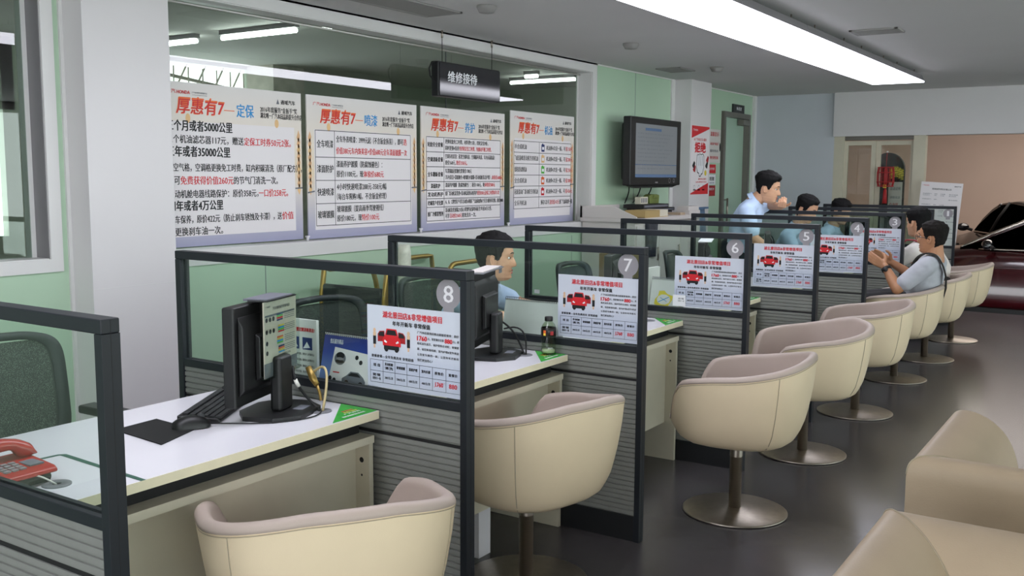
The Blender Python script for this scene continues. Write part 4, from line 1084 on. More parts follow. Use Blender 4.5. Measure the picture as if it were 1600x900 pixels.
# ------------------------------------------------------------------ staff chairs (net backs)
def make_office_chair():
    t = thing('office_chair', '', 'chair', (0, 0, 0), 'dark net-back office chairs')
    # faces +x, back at negative x
    W = .235; zb, zt = .55, .945
    def bx_(z, y): return -.20 - .05 * ((z - zb) / (zt - zb)) + .10 * (y / W) ** 2 * .5
    outline = []
    for k in range(64):
        a = 2 * PI * k / 64; c, s_ = math.cos(a), math.sin(a)
        y = W * math.copysign(abs(c) ** .30, c) * (1 - .06 * (s_ < 0) * abs(s_)); z = (zb + zt) / 2 + (zt - zb) / 2 * math.copysign(abs(s_) ** .34, s_) + .015 * (1 - (y / W) ** 2) * (s_ > 0)
        outline.append((y, z))
    b = MB(); rows = []
    for k in range(65):
        y, z = outline[k % 64]; cy, cz = 0, (zb + zt) / 2; ty, tz = y * .86, cz + (z - cz) * .88
        rows.append([(bx_(z, y) - .014, y, z), (bx_(z, y) + .014, y, z), (bx_(tz, ty) + .010, ty, tz), (bx_(tz, ty) - .010, ty, tz)])
    b.grid(rows, 'chair_frame', closed_u=True); b.build('back_frame', t)
    b = MB(); n = 14
    b.grid([[(bx_(zb + (zt - zb) * (.04 + .92 * j / n), W * .9 * (2 * i / n - 1)), W * .9 * (2 * i / n - 1), zb + (zt - zb) * (.05 + .9 * j / n)) for i in range(n + 1)] for j in range(n + 1)], 'chair_net'); b.build('net_backrest', t)
    b = MB(); b.box((-.20, -.235, .44), (.26, .235, .50), 'chair_seat'); b.build('seat', t, bevel=.028, seg=4)
    b = MB(); b.tube(bez((-.06, 0, .43), (-.26, 0, .42), (-.28, 0, .5), (-.24, 0, .66)), .022, 'chair_frame'); b.box((-.12, -.09, .41), (.12, .09, .44), 'chair_frame'); b.build('back_support', t)
    for s_ in (-1, 1):
        b = MB(); b.tube(bez((.0, s_ * .2, .43), (.0, s_ * .31, .42), (-.02, s_ * .30, .55), (-.04, s_ * .285, .655)), .016, 'chair_frame'); b.box((-.14, s_ * .285 - .035, .655), (.10, s_ * .285 + .035, .685), 'black_plastic'); b.build('armrest', t, bevel=.008)
    b = MB(); b.lathe([(.03, .10), (.03, .28), (.02, .28), (.02, .42)], (0, 0, 0), 'black_plastic', n=20); b.build('gas_lift', t)
    b = MB()
    for k in range(5):
        a = 2 * PI * k / 5 + .3; b.bar((0, 0, .105), (.27 * math.cos(a), .27 * math.sin(a), .075), .045, .03, 'black_plastic')
    b.build('star_base', t, bevel=.006)
    for k in range(5):
        a = 2 * PI * k / 5 + .3; b = MB(); b.T = Matrix.Translation((.27 * math.cos(a), .27 * math.sin(a), .028)) @ Matrix.Rotation(a, 4, 'Z')
        b.lathe([(.028, -.022), (.028, -.006)], (0, 0, 0), 'black_matt', n=14, axis='y'); b.lathe([(.028, .006), (.028, .022)], (0, 0, 0), 'black_matt', n=14, axis='y'); b.box((-.008, -.006, .0), (.008, .006, .05), 'black_plastic'); b.build('castor', t)
    return t
oc0 = make_office_chair()
for i, (x, y, a, lab) in enumerate(((-1.30, -.585, 2, 'dark net-back office chair at the far left behind the red telephone desk'),
        (-1.17, .80, -6, 'dark net-back office chair seen through the glass of partition 8'),
        (-1.40, 1.83, 0, 'dark office chair under the staff member behind partition 8, mostly hidden'),
        (-1.17, 3.05, 4, 'dark net-back office chair seen through the glass of partition 7'),
        (-1.05, 4.33, 10, 'dark office chair peeking out left of the poster on partition 6'),
        (-1.22, 6.78, 0, 'dark office chair of the nearer seated clerk, hidden by the partitions'),
        (-1.22, 7.92, 0, 'dark office chair of the furthest clerk'))):
    if i == 0: oc0.location = (x, y, 0); oc0.rotation_euler = (0, 0, R(a)); oc0['label'] = lab
    else: copy_thing(oc0, (x, y, 0), lab, R(a))

# brass-armed chairs along the green wall
def make_brass():
    t = thing('waiting_chair', '', 'chair', (0, 0, 0), 'brass-armed chairs along the green wall')
    for s_ in (-1, 1):
        b = MB()
        b.tube(bez((.28, s_ * .25, .02), (.28, s_ * .25, .5), (.29, s_ * .25, .93), (.16, s_ * .25, .935), 14) + bez((.16, s_ * .25, .935), (-.05, s_ * .25, .94), (-.16, s_ * .25, .94), (-.2, s_ * .25, .94), 4)[1:] + [(-.22, s_ * .25, .80), (-.22, s_ * .25, .02)], .0165, 'brass', n=12); b.build('arm_frame', t)
    b = MB(); b.box((-.21, -.235, .42), (.27, .235, .48), 'cloth_green'); b.build('seat', t, bevel=.02, seg=3)
    b = MB(); b.box((-.235, -.235, .52), (-.195, .235, .86), 'chair_seat'); b.build('backrest', t, bevel=.015, seg=3)
    b = MB(); b.tube([(-.22, -.25, .40), (-.22, .25, .40)], .012, 'brass'); b.tube([(.28, -.25, .40), (.28, .25, .40)], .012, 'brass'); b.build('cross_bar', t)
    return t
br0 = make_brass(); br0.location = (-2.15, 2.07, 0); br0.rotation_euler = (0, 0, R(88)); br0['label'] = 'brass-armed chair by the green wall, left of the white roll'
copy_thing(br0, (-2.3, 2.87, 0), 'brass-armed chair by the green wall, right behind the head of the staff member', R(-92))
b = MB(); b.tube([(-2.27, 2.455, 0), (-2.27, 2.455, .60), (-2.27, 2.46, .80), (-2.275, 2.455, .93), (-2.27, 2.455, 1.0), (-2.27, 2.455, 1.062)], [.054, .053, .050, .047, .043, .036], 'wrap_white', n=18)
tag(b.build('wrapped_roll', at=(-2.27, 2.455, 0)), 'upright white roll wrapped in crinkled plastic by the green wall', 'roll')
# parcel on the desk behind partition 7
b = MB(); b.box((-1.60, 3.80, .62), (-1.385, 4.02, .955), 'carton_brown'); b.box((-1.601, 3.90, .62), (-1.384, 3.92, .956), 'leather_tan')
t = thing('side_table', 'small dark side table under the brown carton behind partition 7', 'table', (-1.49, 3.91, 0))
c = MB(); c.box((-1.63, 3.77, .60), (-1.36, 4.05, .62), 'dark_grey_plastic'); c.build('table_top', t)
for x in (-1.61, -1.38):
    for y in (3.79, 4.03): c = MB(); c.box((x - .012, y - .012, 0), (x + .012, y + .012, .60), 'dark_grey_plastic'); c.build('leg', t)
tag(b.build('carton', at=(-1.49, 3.91, .62), bevel=.003), 'brown cardboard carton seen through the glass of partition 7', 'box')

# ------------------------------------------------------------------ cabinet, television and things on it
t = thing('low_cabinet', 'white wooden cabinet under the television', 'cabinet', (-2.3, 5.95, 0))
b = MB(); b.box((-2.58, 5.3, .0), (-2.06, 6.72, 1.10), 'box_white'); b.build('body', t)
b = MB(); b.box((-2.59, 5.28, 1.10), (-2.04, 6.74, 1.135), 'box_white'); b.build('top_board', t, bevel=.004)
b = MB(); b.prism([(-2.59, 1.135), (-2.59, 1.235), (-2.25, 1.235), (-2.04, 1.15), (-2.04, 1.135)], 5.28, 5.30, 'xz', 'box_white'); b.box((-2.59, 5.28, 1.135), (-2.57, 6.0, 1.235), 'box_white'); b.build('upstand', t)
for k in range(3):
    y0 = 5.32 + k * .466; b = MB(); b.box((-2.06, y0, .08), (-2.045, y0 + .452, 1.07), 'box_white'); d = b.build('cabinet_door', t, bevel=.003)
    b = MB(); b.tube([(-2.03, y0 + .40, .75), (-2.03, y0 + .40, .87)], .006, 'brushed_steel'); b.tube([(-2.045, y0 + .40, .76), (-2.03, y0 + .40, .76)], .004, 'brushed_steel', n=6); b.tube([(-2.045, y0 + .40, .86), (-2.03, y0 + .40, .86)], .004, 'brushed_steel', n=6); b.build('handle', d)
b = MB(); b.grid([[(-2.028 + .01 * math.sin(i * 1.3), 5.46 + .26 * i / 8 * (1 - .25 * j / 5) + .03 * j / 5, 1.09 - .30 * j / 5) for i in range(9)] for j in range(6)], 'trousers_navy'); b.grid([[(-2.042, 5.46 + .26 * i / 8 * (1 - .25 * j / 5) + .03 * j / 5, 1.09 - .30 * j / 5) for i in range(9)] for j in range(6)], 'trousers_navy')
tag(b.build('hanging_jacket', at=(-2.035, 5.6, .8)), 'dark navy cloth hanging on the front of the white cabinet', 'cloth')
def books(name, x0, x1, y0, y1, z0, lay, label, cat, group=None):
    z = z0; t = thing(name, label, cat, ((x0 + x1) / 2, (y0 + y1) / 2, z0), group)
    return t
b = MB(); b.box((-2.26, 5.50, 1.1355), (-2.06, 5.80, 1.20), 'book_tan'); b.box((-2.255, 5.81, 1.138), (-2.065, 5.985, 1.20), 'book_pages'); b.box((-2.262, 5.5, 1.1352), (-2.058, 5.99, 1.14), 'book_tan')
tag(b.build('thick_book', at=(-2.16, 5.74, 1.1355)), 'thick tan book with loose pale pages on the cabinet', 'book')
for i, (dy, z, th, lab) in enumerate(((0, 1.1355, .034, 'lowest'), (.03, 1.1700, .032, 'middle'), (-.04, 1.2025, .036, 'topmost'))):
    b = MB(); b.box((-2.50, 5.98 + dy, z), (-2.29, 6.58 + dy * 2, z + th), 'black_plastic'); b.box((-2.49, 6.0 + dy, z + .006), (-2.288, 6.56 + dy * 2, z + th - .008), 'ink_grey')
    tag(b.build('binder', at=(-2.4, 6.28, z), bevel=.003), 'black binder, %s of the three stacked on the cabinet' % lab, 'binder', 'black binders on the cabinet')
b = MB(); b.box((-2.46, 6.10, 1.239), (-2.40, 6.26, 1.305), 'book_pages')
for i in range(4): b.box((-2.3995, 6.115 + i * .035, 1.25), (-2.3985, 6.135 + i * .035, 1.295), 'ink_grey')
tag(b.build('card_box', at=(-2.43, 6.18, 1.239), bevel=.002), 'small pale card box on top of the black binders', 'box')
b = MB(); b.T = Matrix.Translation((-2.43, 6.40, 1.239)); b.prism([(-.10, 0), (-.12, .075), (-.07, .09), (.06, .088), (.11, .08), (.10, 0)], -.03, .035, 'yz', 'green_leather'); b.prism([(-.05, .05), (-.03, .08), (.07, .078), (.05, .05)], .035, .045, 'yz', 'green_leather')
tag(b.build('leather_case', at=(-2.43, 6.40, 1.239), bevel=.006), 'olive green leather case on top of the black binders', 'case')
for i, (z, y0, y1, lab) in enumerate(((1.1355, 6.60, 6.735, 'lower'), (1.162, 6.61, 6.73, 'upper'))): pass
b = MB(); b.box((-2.36, 6.35, 1.1355), (-2.10, 6.46, 1.158), 'leather_tan'); tag(b.build('note_pad', at=(-2.23, 6.40, 1.1355)), 'small yellowish pad lying in front of the black binders', 'pad')
for i, (z, dx, lab) in enumerate(((1.1355, 0, 'lower'), (1.1760, .01, 'upper'))):
    b = MB(); b.box((-2.20 + dx, 6.47, z), (-2.06 - dx, 6.735 - dx, z + .0400), 'box_white'); tag(b.build('flat_box', at=(-2.13, 6.6, z), bevel=.002), 'pale flat box, %s of the pair at the right end of the cabinet' % lab, 'box', 'flat boxes on the cabinet')

t = thing('television', 'black wall-mounted flat television showing a dim grey table', 'television', (-2.45, 6.35, 1.42))
ty0, ty1, tz0, tz1 = 5.75, 6.87, 1.415, 2.045
b = MB(); b.box((-2.42, ty0, tz0), (-2.34, ty1, tz1), 'black_plastic'); b.prism([(ty0 + .02, tz0), (ty0 + .15, tz0 - .022), (ty1 - .15, tz0 - .022), (ty1 - .02, tz0)], -2.41, -2.35, 'yz', 'black_plastic'); b.build('housing', t, bevel=.01)
b = MB(); b.box((-2.50, ty0 + .12, tz0 + .05), (-2.42, ty1 - .12, tz1 - .05), 'black_plastic'); b.build('back_cover', t, bevel=.02)
b = MB(); b.box((XW + .002, 6.1, 1.58), (-2.50, 6.55, 1.90), 'black_matt'); b.build('wall_bracket', t)
mat('tv_screen', '#3a3d42', .12, spec=.6)
emit('tv_picture', '#8d9299', .09); MATS['tv_picture'].node_tree.nodes['Principled BSDF'].inputs['Base Color'].default_value = lin('#74777a')
b = MB(); b.basis((-2.3395, ty0 + .10, tz0 + .075), (0, 1, 0), (0, 0, 1), (1, 0, 0)); W, Hh = ty1 - ty0 - .20, tz1 - tz0 - .135
b.rect(0, 0, W, Hh, 'tv_picture', .0005); b.rect(0, 0, W, .03, 'screen_blue'); b.rect(.2, Hh - .06, W * .6, Hh - .035, 'screen_blue')
for i in range(10):
    y = Hh - .095 - i * .036; b.text('车牌号 服务顾问 进厂时间 预计交车 状态'[: 20 - (i * 3) % 7], .04, y, .013, 'ink_grey', w=W * (.85 - .07 * (i % 4)))
b.rect(0, .115, W, .122, 'screen_blue'); b.rect(.12, .04, .13, .115, 'screen_pale'); b.rect(.35, .04, .355, .115, 'ink_grey')
b.build('screen', t)
b = MB(); b.basis((-2.3395, ty0, tz0), (0, 1, 0), (0, 0, 1), (1, 0, 0)); b.rect(.53, .022, .59, .034, 'badge_grey', .002); b.ring(.86, .045, .018, .024, 'badge_grey', .002); b.ring(.96, .045, .014, .02, 'badge_grey', .002); b.build('front_marks', t)
for i, (y0, y1, sag) in enumerate(((5.98, 6.05, .02), (6.25, 6.22, -.03), (6.48, 6.46, .01))):
    b = MB(); b.tube(bez((-2.47, y0, 1.45), (-2.46, y0 + sag, 1.35), (-2.5, y1 - sag, 1.32), (-2.54, y1, 1.245)), .006, 'black_matt', n=8); b.build('power_cable', t)

# blue plastic chair in the corner
t = thing('plastic_chair', 'blue plastic chair back showing beside the far column', 'chair', (-2.05, 7.25, 0))
b = MB(); b.grid([[(-2.27 + .03 * math.cos((i - 4) * .35) - .05 * j / 5, 7.03 + .055 * i, .62 + .112 * j) for i in range(9)] for j in range(6)], 'chair_blue'); b.grid([[(-2.29 + .03 * math.cos((i - 4) * .35) - .05 * j / 5, 7.03 + .055 * i, .62 + .112 * j) for i in range(9)] for j in range(6)], 'chair_blue'); b.box((-2.31, 7.03, 1.165), (-2.27, 7.47, 1.185), 'chair_blue'); b.build('backrest', t)
b = MB(); b.box((-2.26, 7.04, .43), (-1.86, 7.46, .46), 'chair_blue'); b.build('seat', t, bevel=.012)
for x in (-2.24, -1.89):
    for y in (7.06, 7.44): b = MB(); b.tube([(x, y, 0), (x, y, .43)], .013, 'metal_rail'); b.build('leg', t)
for y in (7.06, 7.44): b = MB(); b.tube([(-2.25, y, .44), (-2.285, y, .80)], .012, 'metal_rail'); b.build('back_post', t)

# wall posters
b = MB(); b.basis((-2.397, 7.27, 1.315), (0, 1, 0), (0, 0, 1), (1, 0, 0)); W, Hh = .475, .715; b.sheet(0, 0, W, Hh, .002, 'print_body')
b.poly([(0, Hh), (W, Hh), (W, Hh - .02), (0, Hh - .13)], 'ink_red'); b.poly([(0, 0), (W, 0), (W, .12), (0, .012)], 'ink_red'); b.text('广汽HONDA', .03, Hh - .055, .025, 'paper_white', w=.13)
b.text('从广汽本田 匠心服务', .06, .56, .03, 'ink_red', w=.34); b.text('拒绝', .09, .44, .105, 'ink_red', w=.29, bold=.05)
b.poly([(.14, .29), (.15, .41), (.18, .425), (.20, .415), (.23, .43), (.26, .42), (.30, .43), (.33, .42), (.345, .40), (.345, .28), (.31, .215), (.28, .205), (.26, .185), (.22, .185), (.21, .215), (.17, .225)], 'ink_black', .0012)
b.poly([(.148, .29), (.158, .405), (.18, .418), (.20, .408), (.23, .422), (.26, .412), (.30, .422), (.325, .412), (.337, .395), (.337, .285), (.305, .225), (.27, .215), (.255, .195), (.225, .195), (.215, .225), (.178, .235)], 'paper_white', .0014)
for x in (.205, .25, .295): b.line(x, .30, x + .004, .405, .005, 'ink_black', .0016)
for x, y, c in ((.03, .30, 'ink_black'), (.05, .26, 'ink_darkred'), (.40, .36, 'ink_darkred'), (.38, .30, 'ink_black')): b.poly([(x, y), (x + .05, y + .05), (x + .08, y + .03), (x + .06, y - .03), (x + .02, y - .02)], c)
b.disc(.395, .225, .03, 'ink_yellow'); b.text('假冒伪劣配件', .20, .15, .02, 'ink_red', w=.22); b.text('从源头保障您的行车安全', .13, .12, .018, 'ink_red', w=.30)
for x in (.07, .19, .31): b.ring(x + .03, .075, .018, .022, 'ink_grey'); b.rect(x, .04, x + .07, .052, 'ink_black')
tag(b.build('wall_poster', at=(-2.399, 7.5, 1.315)), 'tall white and red poster with a big fist on the far column', 'poster')
for z0, z1, y0, y1, mt, lines, lab in ((1.66, 2.04, 8.24, 8.585, 'box_white', [('温馨提示', .30, .05, 'ink_red'), ('进店客户请出示', .20, .03, 'ink_red'), ('服务热线', .12, .03, 'ink_grey'), ('预约更优惠', .04, .035, 'ink_red')], 'pale notice with pink and red lines beside the far column, topmost of four'),
        (1.54, 1.64, 8.21, 8.46, 'ink_red', [('会员专享', .035, .03, 'paper_white')], 'small red notice, second from the top beside the far column'),
        (1.41, 1.525, 8.21, 8.46, 'paper_white', [('车险直赔', .045, .045, 'ink_black'), ('专业定损', .012, .018, 'ink_navy')], 'small white notice with black letters beside the far column'),
        (1.28, 1.40, 8.21, 8.46, 'ink_darkred', [('优惠进行中', .065, .03, 'paper_white'), ('敬请垂询', .02, .03, 'ink_red')], 'small dark red notice, lowest beside the far column')):
    b = MB(); b.basis((XW + .003, y0, z0), (0, 1, 0), (0, 0, 1), (1, 0, 0)); b.sheet(0, 0, y1 - y0, z1 - z0, .002, mt)
    for s, y, h, c in lines: b.text(s, .03, y, h, c, w=(y1 - y0) * .72)
    if mt == 'box_white': b.disc(.33, .18, .02, 'ink_black', .001, 14, .05)
    tag(b.build('wall_notice', at=(XW + .003, (y0 + y1) / 2, z0)), lab, 'poster', 'notices beside the far column')

# ------------------------------------------------------------------ back of the room
t = thing('price_stand', 'white price sheet on a floor stand before the beige wall, behind partition 1', 'board', (-.30, 9.45, 0))
b = MB(); b.T = Matrix.Translation((-.36, 9.3, .70)) @ Matrix.Rotation(R(-6), 4, 'X') @ Matrix.Rotation(R(3), 4, 'Y')
b.basis((-.21, 0, 0), (1, 0, 0), (0, 0, 1), (0, -1, 0)); W, Hh = .43, .755; b.sheet(0, 0, W, Hh, .012, 'print_body')
b.text('广汽HONDA', .015, Hh - .045, .014, 'ink_red', w=.07); b.text('通域汽车', W - .085, Hh - .045, .014, 'ink_black', w=.07); b.text('常规保养项目价格公示', .12, Hh - .085, .020, 'ink_black', w=.20)
for r in range(9):
    y = Hh - .135 - r * .06
    for x, w_, s in ((.03, .09, '机油机滤空气'), (.15, .03, '材料'), (.21, .05, '工时费'), (.30, .09, '备注说明')):
        if (r * 3 + int(x * 100)) % 4: b.text(s, x, y, .011, 'ink_grey', w=w_)
        if (r + int(x * 100)) % 3 == 0: b.text(s, x, y - .016, .009, 'ink_grey', w=w_ * .8)
b.build('sheet', t)
b = MB()
for dx in (-.16, .2): b.tube([(-.36 + dx, 9.29, 0), (-.36 + dx * .9, 9.41, 1.35)], .010, 'metal_rail')
b.tube([(-.36, 9.62, 0), (-.36, 9.43, 1.3)], .010, 'metal_rail'); b.tube([(-.55, 9.30, .69), (-.15, 9.30, .69)], .010, 'metal_rail'); b.build('easel', t)

t = thing('red_lantern', 'red paper lantern ornament hanging on the glass door', 'lantern', (-.98, YB + .0, 1.40))
b = MB()
for k in range(12):
    a = 2 * PI * k / 12; b.tube([(-.98 + r * math.cos(a), YB - .045 + r * .45 * math.sin(a), z) for r, z in ((.085, 1.40), (.095, 1.45), (.095, 1.56), (.085, 1.62))], .0045, 'lantern_red', n=6)
for z, r in ((1.40, .09), (1.45, .097), (1.56, .097), (1.62, .09)): b.tube([(-.98 + r * math.cos(2 * PI * k / 24), YB - .045 + r * .45 * math.sin(2 * PI * k / 24), z) for k in range(25)], .006, 'lantern_red', n=6, cap=False)
b.lathe([(.01, 1.40), (.022, 1.42), (.026, 1.5), (.022, 1.6), (.01, 1.62)], (-.98, YB - .045, 0), 'ink_darkred', n=16); b.build('lantern_body', t)
b = MB(); b.tube([(-.98, YB - .045, 1.40), (-.98, YB - .045, 1.36)], .012, 'lantern_red'); b.tube([(-.98, YB - .045, 1.36), (-.98, YB - .045, 1.20)], [.018, .028], 'lantern_red'); b.tube([(-.985, YB - .05, 1.38), (-.985, YB - .05, 1.42)], .02, 'ink_yellow'); b.build('tassel', t)
b = MB(); b.tube([(-.98, YB - .045, 1.62), (-.98, YB - .02, 1.80)], .003, 'lantern_red', n=6); b.tube([(-.98, YB - .025, 1.80), (-.98, YB + .0, 1.80)], .01, 'badge_white'); b.build('hanging_cord', t)

t = thing('display_stand', 'black arched display stand with yellow writing behind the glass door', 'display', (-1.04, 10.05, -.30))
b = MB(); arch = [(-1.23, 1.05)] + [(-1.05 + .19 * math.cos(R(a)) * (1 if a > 90 else 1.0), 1.60 + .20 * math.sin(R(a))) for a in range(180, -1, -12)] + [(-.86, 1.05)]
b.prism(arch, 10.05, 10.13, 'xz', 'black_matt'); b.build('arched_panel', t, bevel=.01)
b = MB(); b.basis((-1.23, 10.048, 1.05), (1, 0, 0), (0, 0, 1), (0, -1, 0))
for k in range(5): b.text('特', .215 + k * .03, .44 + .02 * math.sin(k), .13, 'ink_yellow', w=.028, bold=.03)
b.rect(.20, .03, .36, .40, 'box_white'); b.text('活动说明', .22, .3, .04, 'ink_grey', w=.12); b.text('详情见店', .22, .2, .03, 'ink_grey', w=.12); b.text('内海报', .22, .12, .03, 'ink_darkred', w=.10); b.build('printed_face', t)
b = MB(); b.box((-1.22, 10.06, -.30), (-.87, 10.35, 1.05), 'dark_grey_plastic'); b.build('pedestal', t, bevel=.01)

# ------------------------------------------------------------------ cars
def lerp_tab(tab, x, ease=True):
    for (x0, *a), (x1, *c) in zip(tab, tab[1:]):
        if x <= x1:
            t = (x - x0) / (x1 - x0) if x1 > x0 else 0; t = max(0, min(1, t)); t = t * t * (3 - 2 * t) if ease else t
            return [p + (q - p) * t for p, q in zip(a, c)]
    return list(tab[-1][1:])
def make_car(name, paint, label, loc, rz, sporty):
    """nose at -x, length about 4.5 m, wheels on z=0; centre of the near front wheel at local x=-1.35"""
    t = thing(name, label, 'car', (0, 0, 0), None)
    L = 4.5; hw = .89; roof = 1.40 if sporty else 1.45
    #        x      halfw  zlow  zbelt(side) zdeck(centre)
    body = [(-2.25, .52, .36, .56, .58), (-2.18, .70, .24, .64, .68), (-1.9, .83, .20, .74, .79), (-1.4, .88, .19, .82, .88), (-.75, .89, .18, .90, .98), (0, .89, .18, .93, .95), (.9, .89, .18, .96, .98), (1.6, .88, .20, .99, 1.03), (2.05, .82, .24, .97, 1.05), (2.2, .70, .32, .90, .98), (2.25, .55, .42, .80, .85)]
    b = MB(); rows = []
    for i in range(49):
        x = -2.25 + L * i / 48; w_, zl, zs, zc = lerp_tab(body, x)
        half = [(0, zl - .02), (w_ * .80, zl), (w_ * .94, zl + .05), (w_ * .985, zl + .16), (w_ * .975, zl + (zs - zl) * .45), (w_ * 1.0, zl + (zs - zl) * .66), (w_ * .985, zl + (zs - zl) * .80), (w_ * .93, zs), (w_ * .80, zs + (zc - zs) * .55), (w_ * .45, zs + (zc - zs) * .92), (0, zc)]
        rows.append([(x, -y, z) for y, z in half] + [(x, y, z) for y, z in reversed(half[1:-1])])
    b.grid(rows, paint, closed_u=True); b.add(rows[0], [tuple(range(len(rows[0])))], paint, True); b.add(rows[-1], [tuple(range(len(rows[0])))], paint, True)
    o = b.build('body', t)
    # greenhouse: x, half width at base, base z, half width at top, top z
    gh = [(-.98, .70, .93, .66, .945), (-.62, .80, .94, .66, 1.13), (-.25, .83, .945, .63, 1.30), (.15, .84, .95, .61, roof - .03), (.6, .84, .955, .60, roof), (1.05, .83, .96, .59, roof - .02), (1.5, .80, .98, .56, roof - .13), (1.85, .73, 1.0, .52, 1.15), (2.02, .66, 1.02, .5, 1.04)]
    def G(x, f): # f: -1..1 side, returns ring
        w0, z0, w1, z1 = lerp_tab(gh, x, False); return w0, z0, w1, z1
    b = MB(); rows = []
    for i in range(41):
        x = -.98 + 3.0 * i / 40; w0, z0, w1, z1 = G(x, 0)
        h = [(w0, z0 - .03), (w0, z0), (w0 + (w1 - w0) * .5 + .015, z0 + (z1 - z0) * .5), (w1, z1 - .012), (w1 * .85, z1), (w1 * .4, z1 + .012)]
        rows.append([(x, -y, z) for y, z in h] + [(x, y, z) for y, z in reversed(h)])
    b.grid(rows, 'car_glass'); b.build('windows', t)
    b = MB(); rows = []
    for i in range(21):
        x = .0 + 1.42 * i / 20; w0, z0, w1, z1 = G(x, 0); w1 *= 1.01
        h = [(w1 + .012, z1 - .035), (w1 + .006, z1 - .008), (w1 * .85, z1 + .008), (w1 * .4, z1 + .02)]
        rows.append([(x, -y, z) for y, z in h] + [(x, y, z) for y, z in reversed(h)])
    b.grid(rows, paint); b.build('roof', t)
    for s_ in (-1, 1):
        b = MB(); pa_ = []
        for i in range(16):
            x = -.98 + 1.05 * i / 15; w0, z0, w1, z1 = G(x, 0); pa_.append((x, s_ * (w1 + .004), z1 - .006))
        b.tube(pa_, .022, 'chrome' if sporty else paint, n=8); b.tube([(x, y * 1.02, z - .03) for x, y, z in pa_], .018, paint, n=8); b.build('front_pillar', t)
        b = MB(); pc = []
        for i in range(12):
            x = 1.35 + .62 * i / 11; w0, z0, w1, z1 = G(x, 0); pc.append((x, s_ * (w1 + (w0 - w1) * .25 + .006), z1 - (z1 - z0) * .25))
        b.tube(pc, [.05 + .05 * i / 11 for i in range(12)], paint, n=8)
        for xb in (.42,):
            b.build('rear_pillar', t); w0, z0, w1, z1 = G(xb, 0); b = MB(); b.tube([(xb - .05, s_ * (w0 + .004), z0), (xb, s_ * ((w0 + w1) / 2 + .018), (z0 + z1) / 2), (xb + .04, s_ * w1, z1 - .01)], .03, 'black_matt', n=8)
        b.build('middle_pillar', t)
        b = MB(); b.tube([(x, s_ * (G(x, 0)[0] + .008), G(x, 0)[1] - .005) for x in [-.75 + 2.3 * i / 20 for i in range(21)]], .011, 'chrome', n=8); b.build('window_trim', t)
        b = MB(); b.ball((-.62, s_ * .98, 1.00), (.07, .10, .065), 'car_black', 16, 10); b.tube([(-.58, s_ * .84, .95), (-.6, s_ * .92, .98)], .025, 'black_matt'); b.build('wing_mirror', t)
        b = MB(); b.tube([(x, s_ * .893, .70 + .02 * (x + 1.3)) for x in [-1.0 + 2.6 * i / 16 for i in range(17)]], .007, paint, n=6)
        for x in (.25, 1.15): b.tube([(x, s_ * .90, .80), (x + .06, s_ * .915, .805), (x + .16, s_ * .915, .81), (x + .2, s_ * .90, .81)], .012, paint, n=8)
        b.build('door_handles', t)
        b = MB(); b.box((-.95, s_ * .80, .14), (.98, s_ * .885, .22), 'black_matt'); b.build('sill', t)
        for xw in (-1.35, 1.33):
            b = MB(); b.lathe([(.17, -.105), (.30, -.10), (.325, -.07), (.325, .07), (.30, .10), (.17, .105)], (xw, s_ * .80, .325), 'tyre', n=36, axis='y'); wh = b.build('wheel', t)
            b = MB(); b.lathe([(.20, s_ * .085), (.225, s_ * .108), (.215, s_ * .11), (.19, s_ * .08)], (xw, s_ * .80, .325), 'alloy', n=32, axis='y', cap=False); b.lathe([(.04, s_ * .07), (.045, s_ * .10)], (xw, s_ * .80, .325), 'alloy', n=16, axis='y')
            for k in range(10):
                a = 2 * PI * k / 10; b.bar((xw + .03 * math.cos(a), s_ * .892, .325 + .03 * math.sin(a)), (xw + .21 * math.cos(a + .12), s_ * .898, .325 + .21 * math.sin(a + .12)), .022, .02, 'alloy', (0, 1, 0))
            b.lathe([(.205, s_ * .05), (.205, s_ * .06)], (xw, s_ * .80, .325), 'black_matt', n=24, axis='y'); b.build('rim', wh)
            b = MB(); b.ring
            b.basis((xw, s_ * .8935, .325), (1, 0, 0), (0, 0, 1), (0, s_, 0)); b.ring(0, 0, .325, .375, 'black_matt', .0, 36, -20, 200); b.build('wheel_arch', t)
        b = MB(); b.ball((-2.02, s_ * .60, .66), (.16, .17, .055), 'chrome', 16, 10); b.build('headlamp', t)
    b = MB(); b.box((-2.27, -.35, .38), (-2.20, .35, .52), 'black_matt'); b.build('grille', t, bevel=.02)
    t.location = loc; t.rotation_euler = (0, 0, rz)
    return t
make_car('car', 'car_red', 'dark red car with its nose behind partition 1, at the right edge', (.66, 11.66, -.30), R(-2), True)
make_car('car', 'car_black', 'black car parked behind the red car in front of the beige wall', (.17, 15.15, -.30), R(-66), False)
